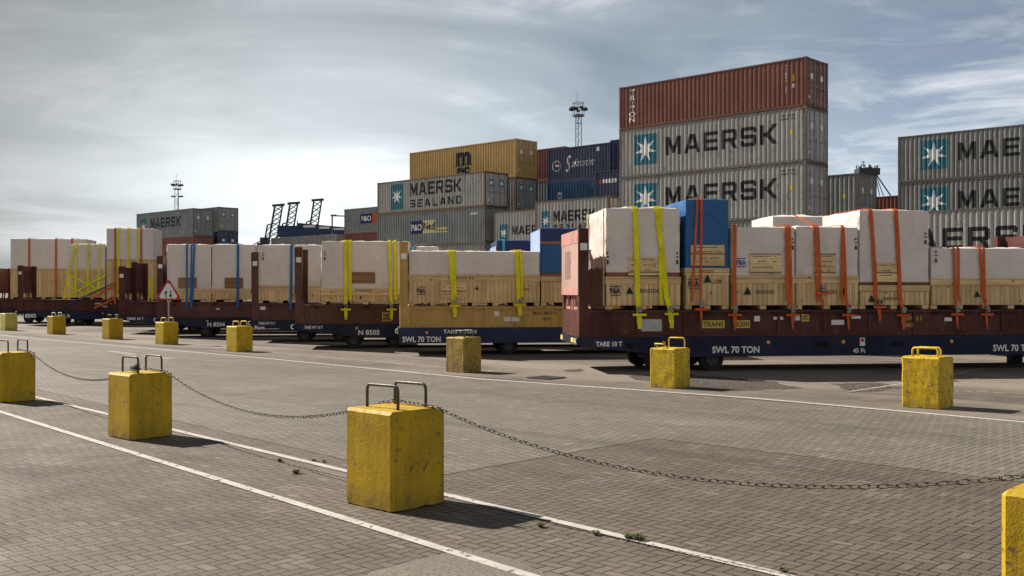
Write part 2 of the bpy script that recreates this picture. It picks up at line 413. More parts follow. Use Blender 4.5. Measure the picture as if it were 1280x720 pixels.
def glyphs(text, w, h, gap=0.22):
    tot = 0; items = []
    for ch in text:
        gw, sp = GLYPH[ch]; items.append((tot, sp)); tot += gw + gap
    tot -= gap; k = w / tot
    return curve_mesh([[(px * k + x0 * k, py * h) for px, py in sp] for x0, sps in items for sp in sps])
def font(text, w=None, h=0.1, bold=0.0, shear=0.0, space=1.0, vertical=False):
    cu = bpy.data.curves.new('tmp', 'FONT'); cu.body = '\n'.join(text) if vertical else text; cu.size = 1.0
    cu.offset = bold; cu.shear = shear; cu.space_character = space; cu.fill_mode = 'BOTH'; cu.resolution_u = 3
    if vertical: cu.align_x = 'CENTER'; cu.space_line = 0.8
    o = bpy.data.objects.new('tmp', cu); me = bpy.data.meshes.new_from_object(o)
    bpy.data.objects.remove(o); bpy.data.curves.remove(cu)
    xs = [v.co.x for v in me.vertices]; ys = [v.co.y for v in me.vertices]
    x0, x1, y0, y1 = min(xs), max(xs), min(ys), max(ys)
    ky = h / (y1 - y0); kx = (w / (x1 - x0)) if w else ky
    for v in me.vertices: v.co.x = (v.co.x - x0) * kx; v.co.y = (v.co.y - y0) * ky
    return me
def rect(w, h): return curve_mesh([[(0, 0), (w, 0), (w, h), (0, h)]])
def star(r, n=7, inner=0.36):
    pts = []
    for i in range(2 * n):
        a = math.pi / 2 + math.pi * i / n; rr = r if i % 2 == 0 else r * inner
        pts.append((rr * math.cos(a), rr * math.sin(a)))
    return curve_mesh([pts])
def disc(r, ri=0, n=28):
    c = [(r * math.cos(2 * math.pi * i / n), r * math.sin(2 * math.pi * i / n)) for i in range(n)]
    s = [c]
    if ri: s.append([(x * ri / r, y * ri / r) for x, y in c])
    return curve_mesh(s)

PITCH = 0.278; P0 = 0.20
def corr(x):     # outer face of the side panel as a function of the distance from the end, negative = outwards
    t = ((x - P0) % PITCH) / PITCH
    a, b, c = 0.26, 0.50, 0.76
    if t < a: k = 0
    elif t < b: k = (t - a) / (b - a)
    elif t < c: k = 1
    else: k = 1 - (t - c) / (1 - c)
    return 0.022 + 0.050 * k
def decal(me, name, mat, parent, x, z, lift, L=None, face='side', extra=None):
    """lay a flat outline on the corrugated side (local x,z), or on the door end, or on a flat side at y=extra"""
    bm = bmesh.new(); bm.from_mesh(me); bpy.data.meshes.remove(me)
    for v in bm.verts: v.co = Vector((v.co.x + x, 0, v.co.y + z))
    if face == 'side':
        xs = [v.co.x for v in bm.verts]; lo, hi = min(xs), max(xs)
        cuts = []
        k = int((lo - P0) / PITCH) - 1
        while P0 + k * PITCH < hi + PITCH:
            for t in (0, .26, .50, .76):
                c = P0 + (k + t) * PITCH
                if lo < c < hi: cuts.append(c)
            k += 1
        for c in cuts:
            bmesh.ops.bisect_plane(bm, geom=list(bm.verts) + list(bm.edges) + list(bm.faces), plane_co=(c, 0, 0), plane_no=(1, 0, 0), dist=1e-5)
        for v in bm.verts: v.co.y = corr(v.co.x) - lift
    elif face == 'door':
        for v in bm.verts: v.co = Vector((extra + lift, v.co.x, v.co.z))
    else:
        for v in bm.verts: v.co.y = extra - lift
    bm.normal_update()
    want = Vector((1, 0, 0)) if face == 'door' else Vector((0, -1, 0))
    for f in bm.faces:
        if f.normal.dot(want) < 0: f.normal_flip()
    m2 = bpy.data.meshes.new(name); bm.to_mesh(m2); bm.free()
    m2.materials.append(mat)
    o = bpy.data.objects.new(name, m2); COL.objects.link(o); o.parent = parent
    return o

# ------------------------------------------------------------------ setting
UX, UY = -0.7279, 0.6857          # along the rows, away to the left
VX, VY = 0.6857, 0.7279           # across the rows, away to the right
def UV(u, v): return (UX * u + VX * v, UY * u + VY * v)
def sheet(name, pts, z, mat):
    me = bpy.data.meshes.new(name); me.from_pydata([(x, y, z) for x, y in pts], [], [tuple(range(len(pts)))])
    me.update()
    if me.polygons[0].normal.z < 0: me.flip_normals()
    me.materials.append(mat); o = bpy.data.objects.new(name, me); COL.objects.link(o); tag(o, kind='structure'); return o
M_PAVE = pavers('brown_pavers', (0.122, 0.101, 0.081), (0.165, 0.137, 0.110), (0.010, 0.008, 0.007), patch=0.30)
M_PAVE2 = pavers('grey_pavers', (0.166, 0.152, 0.126), (0.215, 0.197, 0.163), (0.022, 0.019, 0.015), polish=0.06)
M_YARD = asphalt('worn_yard_asphalt', (0.27, 0.23, 0.19), (0.09, 0.078, 0.068), (0.30, 0.265, 0.225), 30, 0.6)
sheet('ground', [(-3000, -400), (3000, -400), (3000, 5000), (-3000, 5000)], 0.0, M_PAVE)
VL = 16.25
sheet('road', [UV(8.0, 7.2), UV(60, 12.5), UV(400, 20), UV(400, VL + 6.0), UV(40, VL + 2.2), UV(19, VL + .1), UV(-60, VL), UV(-60, 11.2), UV(8.0, 11.2)], 0.004, M_PAVE2)
sheet('container_yard_ground', [UV(-200, VL + .15), UV(19, VL + .25), UV(40, VL + 2.35), UV(400, VL + 6.2), UV(700, 900), UV(-300, 900)], 0.004, M_YARD)
M_LINE = flat('worn_white_line_paint', (0.46, 0.445, 0.41), 0.7, wear=0.26)
M_LINE2 = flat('faint_white_line_paint', (0.45, 0.43, 0.38), 0.75, wear=0.6)
M_LINEY = flat('faint_yellow_line_paint', (0.50, 0.42, 0.22), 0.75, wear=0.7)
def painted(name, pts, width, mat, z=0.008):
    mb = MB()
    P = [Vector((x, y)) for x, y in pts]
    Ls, Rs = [], []
    for i, p in enumerate(P):
        t = (P[min(i + 1, len(P) - 1)] - P[max(i - 1, 0)]).normalized(); n = Vector((-t.y, t.x)) * width / 2
        Ls.append((p.x + n.x, p.y + n.y, z)); Rs.append((p.x - n.x, p.y - n.y, z))
    n = len(P)
    mb.add(Ls + Rs, [(i, i + n, i + n + 1, i + 1) for i in range(n - 1)])
    o = mb.build(name, mat); tag(o, kind='structure'); return o
def gp(px, py):
    s = (py - HY) / EYE; return ((px - CX) / s, FPX / s)
def ext(a, b, t): return (a[0] + (b[0] - a[0]) * t, a[1] + (b[1] - a[1]) * t)
a, b = gp(0, 515), gp(660, 720)
painted('road_marking', [ext(a, b, -2.0), ext(a, b, -.5), a, ext(a, b, .5), b, ext(a, b, 1.4)], 0.10, M_LINE)
a, b = gp(50, 498), gp(980, 720)
painted('road_marking', [ext(a, b, -2.5), ext(a, b, -.4), a, ext(a, b, .5), b, ext(a, b, 1.4)], 0.10, M_LINE)
pts = [gp(1280, 528), gp(940, 498), gp(600, 474), gp(320, 447), (-18, 41), (-31, 55)]
painted('road_marking', [ext(pts[0], pts[1], -1.0)] + pts, 0.14, M_LINE)
a, b = gp(400, 446), gp(560, 460)
painted('road_marking', [ext(a, b, -3), a, b, ext(a, b, 1.3)], 0.10, M_LINE2)
for q in (((137, 439), (168, 443.6)), ((177, 445), (214, 449))):
    painted('road_marking', [gp(*q[0]), gp(*q[1])], 0.24, M_LINE2)
painted('road_marking', [gp(1062, 490), gp(1128, 480), gp(1230, 461)], 0.10, M_LINE2, 0.009)
painted('road_marking', [gp(1195, 489), gp(1290, 493)], 0.12, M_LINEY, 0.010)
painted('road_marking', [gp(880, 462), gp(1010, 466), gp(1290, 477)], 0.08, M_LINE2, 0.011)
painted('road_marking', [gp(700, 456), gp(860, 452)], 0.10, M_LINE2, 0.012)

# rough concrete apron that breaks the first line at the bottom of the view
M_ROUGH = asphalt('rough_exposed_concrete', (0.24, 0.21, 0.175), (0.17, 0.15, 0.13), (0.30, 0.27, 0.23), 38, 1.0)
def blobpoly(px, n, seed, jit):
    rr = random.Random(seed); out = []
    for i in range(len(px)):
        a, b = px[i], px[(i + 1) % len(px)]
        for k in range(n):
            t = k / n; out.append((a[0] + (b[0] - a[0]) * t + rr.uniform(-jit, jit), a[1] + (b[1] - a[1]) * t + rr.uniform(-jit, jit)))
    return out
sheet('concrete_apron', blobpoly([gp(440, 724), gp(520, 700), gp(585, 686), gp(640, 700), gp(720, 735)], 9, 3, 0.02), 0.006, M_ROUGH)
sheet('gutter_patch', blobpoly([gp(385, 588), gp(402, 584), gp(470, 604), gp(452, 608)], 6, 5, 0.012), 0.0065, M_ROUGH)
M_OIL = flat('dark_oil_stain', (0.075, 0.066, 0.058), 0.7, wear=0.6)
for k, q in enumerate([[(780, 470), (860, 468), (960, 476), (1010, 486), (900, 489), (820, 482)], [(1040, 480), (1100, 478), (1125, 486), (1070, 492)], [(700, 463), (722, 461), (730, 464), (712, 466)]]):
    o = sheet('oil_stain', blobpoly([gp(*p) for p in q], 5, 20 + k, 0.12), 0.0065 + k * 0.0003, M_OIL)

# ------------------------------------------------------------------ yellow blocks
M_STEEL = paint('bare_dark_steel', (0.06, 0.058, 0.052), 0.45, rust=0.12, dirt=0.2, streak=False, metallic=0.5, scale=3, bumpd=0.001)
M_YH = paint('yellow_painted_steel', (0.62, 0.44, 0.02), 0.5, rust=0.4, dirt=0.3, streak=False, scale=4, bumpd=0.001)
BY = [concrete_yellow('yellow_block_paint_clean', (0.47, 0.305, 0.008), 0.50, 0.45),
      concrete_yellow('yellow_block_paint_chipped', (0.56, 0.38, 0.010), 0.70, 0.30),
      concrete_yellow('yellow_block_paint_worn_off', (0.36, 0.25, 0.035), 0.9, 0.95),
      concrete_yellow('yellow_block_paint_pale', (0.55, 0.48, 0.13), 0.5, 0.35)]
BU, BV = 0.64, 0.60
def uhandle(mb, a, b, h, r, lean=(0, 0), corner=0.05):
    a = Vector(a); b = Vector(b); t = (b - a).normalized(); up = Vector((lean[0], lean[1], 1)).normalized()
    pts = [a - up * 0.05, a + up * (h - corner)]
    for k in range(1, 5):
        th = math.pi / 2 * k / 4; pts.append(a + up * (h - corner + corner * math.sin(th)) + t * corner * (1 - math.cos(th)))
    for k in range(1, 5):
        th = math.pi / 2 * k / 4; pts.append(b - t * corner * (1 - math.sin(th)) + up * (h - corner + corner * math.cos(th)))
    pts.append(b - up * 0.05); mb.tube(pts, r, 8)
def block(front, h, mat, label, handles, group, hm=M_STEEL, rot=0.0, uv=(BU, BV), rough=0.0022):
    # root at the front bottom corner; local -x = along the row away, +y = across
    root = empty('concrete_block', (front[0], front[1], 0), YARD_ROT + rot, label, 'concrete block', group)
    bu, bv = uv
    bm = bmesh.new(); bmesh.ops.create_cube(bm, size=1)
    for v in bm.verts: v.co = Vector(((v.co.x - 0.5) * bu, (v.co.y + 0.5) * bv, 0.012 + (v.co.z + 0.5) * (h - 0.012)))
    ed = [e for e in bm.edges]
    bmesh.ops.bevel(bm, geom=[e for e in ed if max(v.co.z for v in e.verts) > h * .5], offset=0.028, segments=1, affect='EDGES', profile=0.5)
    bmesh.ops.subdivide_edges(bm, edges=[e for e in bm.edges if e.calc_length() > 0.2], cuts=9, use_grid_fill=True)
    off = Vector((front[0] * 3, front[1] * 3, 0))
    for v in bm.verts:
        n = noise.noise_vector(v.co * 5 + off) * rough + noise.noise_vector(v.co * 14 + off) * rough * 0.7
        if v.co.z < 0.05: v.co.z = max(0.0, v.co.z + (noise.noise(v.co * 11 + off)) * 0.016)
        v.co += n
        if v.co.z < 0: v.co.z = 0
    me = bpy.data.meshes.new('block_body'); bm.to_mesh(me); bm.free()
    link(me, 'block_body', mat, root, smooth=False)
    for hd in handles:
        mb = MB(); uhandle(mb, (-hd[0], hd[2], h - 0.005), (-hd[1], hd[2] + hd[5], h - 0.005), hd[3], hd[4], (hd[6], hd[7]))
        mb.build('lifting_handle', hm, root, smooth=True)
    return root
def bf(px, py): return gp(px, py)
near = 'yellow concrete blocks joined by chains'; far = 'yellow concrete blocks in the far row'
H2 = [(0.12, 0.55, 0.17, 0.215, 0.014, 0, 0, 0), (0.12, 0.55, 0.50, 0.215, 0.014, 0, 0, 0)]
fC = (-1.04, 9.01); fB = (-4.92, 13.4); fA = (-8.83, 17.96); fD = (3.05, 5.07)
block(fC, 0.873, BY[0], 'largest yellow concrete block in the foreground with two steel loops', H2, near, uv=(.66, .64))
block(fB, 0.855, BY[0], 'second yellow concrete block from the left in the near chained row', H2, near)
block(fA, 0.86, BY[0], 'yellow concrete block cut by the left edge of the picture', H2, near)
block(fD, 0.873, BY[0], 'yellow concrete block cut by the lower right corner of the picture', H2, near)
H2s = [(0.15, 0.5, 0.17, 0.16, 0.016, 0, 0, 0), (0.15, 0.5, 0.46, 0.16, 0.016, 0, 0, 0)]
block(bf(1175, 512.5), 0.85, BY[1], 'rough bright yellow block at right in front of the centre of the trailer', [(0.08, 0.5, 0.12, 0.15, 0.018, 0, 0, 0), (0.1, 0.48, 0.3, 0.15, 0.018, 0, 0, 0)], far, M_YH, rough=0.007)
block(bf(844, 486.5), 0.80, BY[1], 'pitted bright yellow block with one bent loop under the end of the nearest trailer', [(0.1, 0.48, 0.48, 0.2, 0.014, 0, 0, 0), (0.25, 0.55, 0.12, 0.14, 0.014, 0.1, -0.5, -1.2)], far, M_YH, rough=0.007, uv=(0.62, 0.54))
block(bf(580, 466.5), 0.84, BY[2], 'darkest worn block with paint rubbed to brown by the mustard flat rack', H2s, far, M_STEEL, rough=0.007)
block(bf(296, 440.2), 0.82, BY[1], 'yellow block with a dark smudge right of the road sign', H2s, far, M_YH)
b4 = bf(204.5, 431)
block(b4, 0.82, BY[1], 'yellow block that carries the triangular road sign', H2s, far, M_YH)
block(bf(136.5, 424.6), 0.84, BY[0], 'small orange yellow block next left of the block carrying the sign', H2s, far)
block(bf(66, 418.4), 0.83, BY[0], 'small orange yellow block below the crossed yellow straps', H2s, far, flat('pale_rope_white', (0.6, 0.6, 0.56), 0.7))
block(bf(6.5, 413.6), 0.86, BY[3], 'small pale greenish yellow block at the far left', [], far)

# ------------------------------------------------------------------ chains
M_CHAIN = paint('galvanised_chain', (0.06, 0.055, 0.048), 0.45, rust=0.45, dirt=0.2, streak=False, metallic=0.4, scale=6, bumpd=0.0005)
def link_ring(mb, c, t, side, L=0.076, W=0.031, r=0.0040):
    t = t.normalized(); side = (side - t * side.dot(t)).normalized(); hl = L / 2 - W / 2
    pts = []
    for k in range(6):
        th = -math.pi / 2 + math.pi * k / 5; pts.append(c + t * (hl + W / 2 * math.cos(th)) + side * (W / 2 * math.sin(th)))
    for k in range(6):
        th = math.pi / 2 + math.pi * k / 5; pts.append(c + t * (-hl + W / 2 * math.cos(th)) + side * (W / 2 * math.sin(th)))
    mb.tube(pts, r, 6, closed=True)
def chain(pts, label, pitch=0.062):
    P = [Vector(p) for p in pts]; mb = MB()
    d = [0]
    for i in range(1, len(P)): d.append(d[-1] + (P[i] - P[i - 1]).length)
    n = int(d[-1] / pitch); k = 0
    for i in range(n + 1):
        s = i * pitch
        while k < len(P) - 2 and d[k + 1] < s: k += 1
        q = (s - d[k]) / (d[k + 1] - d[k]); c = P[k].lerp(P[k + 1], q); t = (P[k + 1] - P[k]).normalized()
        side = t.cross(Vector((0, 0, 1))).normalized()
        if i % 2: side = t.cross(side)
        side = Matrix.Rotation(0.5 + random.uniform(-.15, .15), 3, t) @ side
        link_ring(mb, c, t, side)
    o = mb.build('chain', M_CHAIN, smooth=True)
    tag(o, label, 'chain', 'chains between the yellow blocks'); return o
def loc_block(front, u, v, z): return Vector((front[0] + UX * u + VX * v, front[1] + UY * u + VY * v, z))
def sagline(a, b, sag, n=40):
    out = []
    for i in range(n + 1):
        t = i / n; p = a.lerp(b, t); p.z -= sag * 4 * t * (1 - t); out.append(p)
    return out
def hang(f1, h1, f2, h2, sag):
    """from the back loop of f1 across its top, sagging to the block f2"""
    a0 = loc_block(f1, 0.55, 0.5, h1 + 0.03); a1 = loc_block(f1, 0.12, 0.49, h1 + 0.018); a2 = loc_block(f1, -0.01, 0.5, h1 + 0.012)
    b1 = loc_block(f2, BU + 0.01, 0.46, h2 + 0.012); b2 = loc_block(f2, 0.55, 0.5, h2 + 0.03)
    return [a0, a1] + sagline(a2, b1, sag) + [b2]
chain(hang(fC, 0.873, fD, 0.873, 0.30), 'steel chain sagging low across the right foreground')
chain(hang(fB, 0.855, fC, 0.873, 0.33), 'steel chain ending at the left side of the largest foreground block')
chain(hang(fA, 0.86, fB, 0.855, 0.30), 'steel chain nearest the left edge, between the two leftmost near blocks')
mb = MB(); rr = random.Random(5)
cc = loc_block(fB, 0.16, 0.15, 0.855 + 0.075)
for i in range(26):
    v = Vector((rr.gauss(0, 1), rr.gauss(0, 1), rr.gauss(0, 1))).normalized()
    link_ring(mb, cc + v * rr.uniform(0.01, 0.05), Vector((rr.gauss(0, 1), rr.gauss(0, 1), rr.gauss(0, 1))), Vector((rr.gauss(0, 1), 1, rr.gauss(0, 1))))
tag(mb.build('chain_bundle', M_CHAIN, smooth=True), 'wad of chain bunched round a loop on top of a yellow block', 'chain')

# ------------------------------------------------------------------ weeds and the drain
M_WEED = flat('weed_green', (0.07, 0.085, 0.025), 0.7); M_DRY = flat('dry_weed', (0.16, 0.12, 0.05), 0.8)
M_IRON = paint('cast_iron', (0.06, 0.058, 0.055), 0.6, rust=0.5, dirt=0.3, streak=False, scale=3)
weeds = [((370, 592), .08, 'green weed at the joint left of the largest yellow block'), ((350, 577), .06, 'tiny dark weed farthest left by the second line'),
         ((392, 577), .05, 'tiny weed next to the white line just before the largest block'), ((405, 578), .04, 'small dry tuft touching the line left of the largest block'),
         ((676, 659), .06, 'weed tuft beside the tip of the large block shadow'), ((745, 669), .055, 'small tuft left of the biggest weed on the white line'),
         ((800, 676), .10, 'biggest grass tuft growing on the white line'), ((786, 674), .07, 'small tuft touching the biggest weed on its left'), ((980, 716), .06, 'weed where the white line leaves the picture at the bottom')]
for (px, py), rad, lab in weeds:
    x, y = gp(px, py); mb = MB(); rr = random.Random(px)
    for k in range(int(60 + rad * 500)):
        a = rr.uniform(0, 6.28); r0 = rad * 0.35 * rr.random(); ln = rad * rr.uniform(0.3, 0.8); ww = rr.uniform(0.002, 0.005)
        bx, by = r0 * math.cos(a), r0 * math.sin(a); a2 = a + rr.uniform(-.6, .6); dx, dy = math.cos(a2), math.sin(a2)
        p0 = Vector((bx, by, 0.005)); p1 = p0 + Vector((dx * ln * .4, dy * ln * .4, ln * .6)); p2 = p0 + Vector((dx * ln, dy * ln, ln * .55))
        s = Vector((-dy, dx, 0)) * ww; mb.cur = 0 if rr.random() < .75 else 1
        mb.add([p0 - s, p0 + s, p1 + s, p1 - s, p2], [(0, 1, 2, 3), (3, 2, 4)])
    o = mb.build('weed', [M_WEED, M_DRY], loc=(x, y, 0)); tag(o, lab, 'weed', 'weeds in the paving joints')
x, y = gp(683, 473)
root = empty('drain_cover', (x, y, 0.012), YARD_ROT, 'cast iron drain grate set in the paving near the trailers', 'drain')
mb = MB(); mb.box(-.32, .32, -.3, -.24, 0, .02); mb.box(-.32, .32, .24, .3, 0, .02); mb.box(-.32, -.27, -.24, .24, 0, .02); mb.box(.27, .32, -.24, .24, 0, .02)
mb.build('grate_frame', M_IRON, root)
mb = MB()
for k in range(9): mb.box(-.24 + k * .056, -.215 + k * .056, -.24, .24, 0, .016)
mb.build('grate_bars', M_IRON, root)
mb = MB(); mb.box(-.27, .27, -.24, .24, -.006, -.002); mb.build('grate_pit', flat('black_pit', (0.01, 0.01, 0.01), 0.9), root)
# ---------------------------------------------------------------- PART2
# ------------------------------------------------------------------ containers
CP = {
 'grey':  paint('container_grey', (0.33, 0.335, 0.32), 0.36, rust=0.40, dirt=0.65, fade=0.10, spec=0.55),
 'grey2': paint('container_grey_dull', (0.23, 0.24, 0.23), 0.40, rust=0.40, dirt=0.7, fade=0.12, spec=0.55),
 'bluegrey': paint('container_bluegrey', (0.17, 0.20, 0.21), 0.40, rust=0.28, dirt=0.5, spec=0.55),
 'brown': paint('container_oxide_brown', (0.165, 0.045, 0.025), 0.40, rust=0.45, dirt=0.45, fade=0.12, rustcol=(0.07, 0.03, 0.02), spec=0.55),
 'red':   paint('container_faded_red', (0.18, 0.040, 0.030), 0.40, rust=0.4, dirt=0.45, rustcol=(0.08, 0.03, 0.02), spec=0.55),
 'mustard': paint('container_mustard', (0.42, 0.27, 0.075), 0.36, rust=0.35, dirt=0.45, fade=0.10, spec=0.55),
 'navy':  paint('container_navy', (0.014, 0.026, 0.075), 0.36, rust=0.22, dirt=0.35, fade=0.2, spec=0.55),
 'blue':  paint('container_blue', (0.010, 0.085, 0.20), 0.36, rust=0.2, dirt=0.3, fade=0.15, spec=0.55),
}
F_RUST = paint('frame_rusty_brown', (0.11, 0.07, 0.045), 0.6, rust=0.9, dirt=0.5)
F_GREY = paint('frame_dirty_grey', (0.12, 0.12, 0.11), 0.55, rust=0.65, dirt=0.6)
M_BLACK = flat('lettering_black', (0.012, 0.014, 0.018), 0.55)
M_WHITE = flat('lettering_white', (0.74, 0.74, 0.72), 0.55)
M_TEAL = flat('emblem_teal', (0.03, 0.17, 0.24), 0.5)
M_STARW = flat('emblem_star_white', (0.78, 0.80, 0.80), 0.5)
M_NAVYP = flat('emblem_navy', (0.012, 0.02, 0.13), 0.5)
M_CREAM = flat('emblem_cream', (0.62, 0.54, 0.30), 0.55)
M_ORNG = flat('emblem_orange_red', (0.40, 0.10, 0.05), 0.55)
M_REDP = flat('emblem_red', (0.55, 0.03, 0.03), 0.5)
M_STICK = flat('sticker_white', (0.70, 0.70, 0.68), 0.5)
M_YSTK = flat('sticker_yellow', (0.60, 0.42, 0.03), 0.5)
M_ROD = paint('galvanised_rod', (0.25, 0.25, 0.24), 0.45, rust=0.5, dirt=0.4, streak=False, metallic=0.4)
MARK_K0 = flat('code_mark_dark', (0.08, 0.08, 0.08), 0.7)
CM = {}
def container_meshes(L, H):
    key = (L, H)
    if key in CM: return CM[key]
    W = 2.44
    prof = [(0.10, 0.022)]
    k = 0
    while P0 + k * PITCH < L - 0.12:
        for t in (0, .26, .50, .76):
            x = P0 + (k + t) * PITCH
            if 0.12 < x < L - 0.12: prof.append((x, corr(x)))
        k += 1
    prof.append((L - 0.10, corr(L - 0.10)))
    mb = MB(); z0, z1 = 0.12, H - 0.08; n = len(prof)
    for sgn in (0, 1):
        vs = [((x, y if sgn == 0 else W - y, z)) for z in (z0, z1) for x, y in prof]
        fs = [(i, i + 1, n + i + 1, n + i) if sgn == 0 else (i + 1, i, n + i, n + i + 1) for i in range(n - 1)]
        mb.add(vs, fs)
    # corrugated blind end
    e = []; y = 0.14; q = 0
    while y < W - 0.14:
        e += [(0.03, y), (0.03, min(y + .07, W - .12)), (0.075, min(y + .13, W - .12)), (0.075, min(y + .2, W - .12))]; y += 0.26
    m = len(e); mb.add([(x, yy, z) for z in (z0, z1) for x, yy in e], [(i + 1, i, m + i, m + i + 1) for i in range(m - 1)])
    mb.box(0.06, L - 0.06, 0.05, W - 0.05, H - 0.10, H - 0.05)      # roof sheet
    mb.box(0.10, L - 0.12, 0.08, W - 0.08, 0.10, 0.14)              # floor
    body = mb.mesh('container_panels')
    mb = MB()
    for x0, x1 in ((0, .12), (L - .12, L)):
        for y0, y1 in ((0, .13), (W - .13, W)): mb.box(x0 + .004, x1 - .004, y0 + .004, y1 - .004, .15, H - .12)
    for y0, y1 in ((.008, .09), (W - .09, W - .008)):
        mb.box(.1, L - .1, y0, y1, .02, .155); mb.box(.1, L - .1, y0, y1, H - .085, H - .012)
    mb.box(.01, .1, .1, W - .1, .02, .155); mb.box(.01, .1, .1, W - .1, H - .115, H - .012)
    mb.box(L - .1, L - .012, .1, W - .1, .02, .155); mb.box(L - .1, L - .012, .1, W - .1, H - .135, H - .012)
    for x0, x1 in ((-.003, .178), (L - .178, L + .003)):
        for y0, y1 in ((-.003, .162), (W - .162, W + .003)):
            mb.box(x0, x1, y0, y1, 0.0, .118); mb.box(x0, x1, y0, y1, H - .118, H)
    frame = mb.mesh('container_frame')
    doors = []
    for k in range(2):
        y0 = 0.135 + k * (W / 2 - 0.13); y1 = y0 + W / 2 - 0.145
        mb = MB(); mb.box(L - .075, L - .045, y0, y1, .16, H - .14)
        for zz in range(5):
            za = .20 + zz * (H - .42) / 5
            mb.box(L - .047, L - .028, y0 + .05, y1 - .05, za, za + (H - .42) / 5 - .07)
        mb.box(L - .05, L - .018, y0 - .0, y0 + .045, .16, H - .14); mb.box(L - .05, L - .018, y1 - .045, y1, .16, H - .14)
        d = mb.mesh('container_door')
        rods = []
        for t in (0.28, 0.74):
            yy = y0 + (y1 - y0) * t; mb = MB()
            mb.tube([(L - .003, yy, .08), (L - .003, yy, H - .06)], .020, 6)
            for zz in (.28, 1.05, 1.45, H - .35): mb.box(L - .02, L + .012, yy - .05, yy + .05, zz, zz + .07)
            mb.box(L - .012, L + .018, yy - .02, yy + .28, 1.10, 1.14)
            rods.append(mb.mesh('lock_rod'))
        doors.append((d, rods))
    CM[key] = (body, frame, doors); return CM[key]

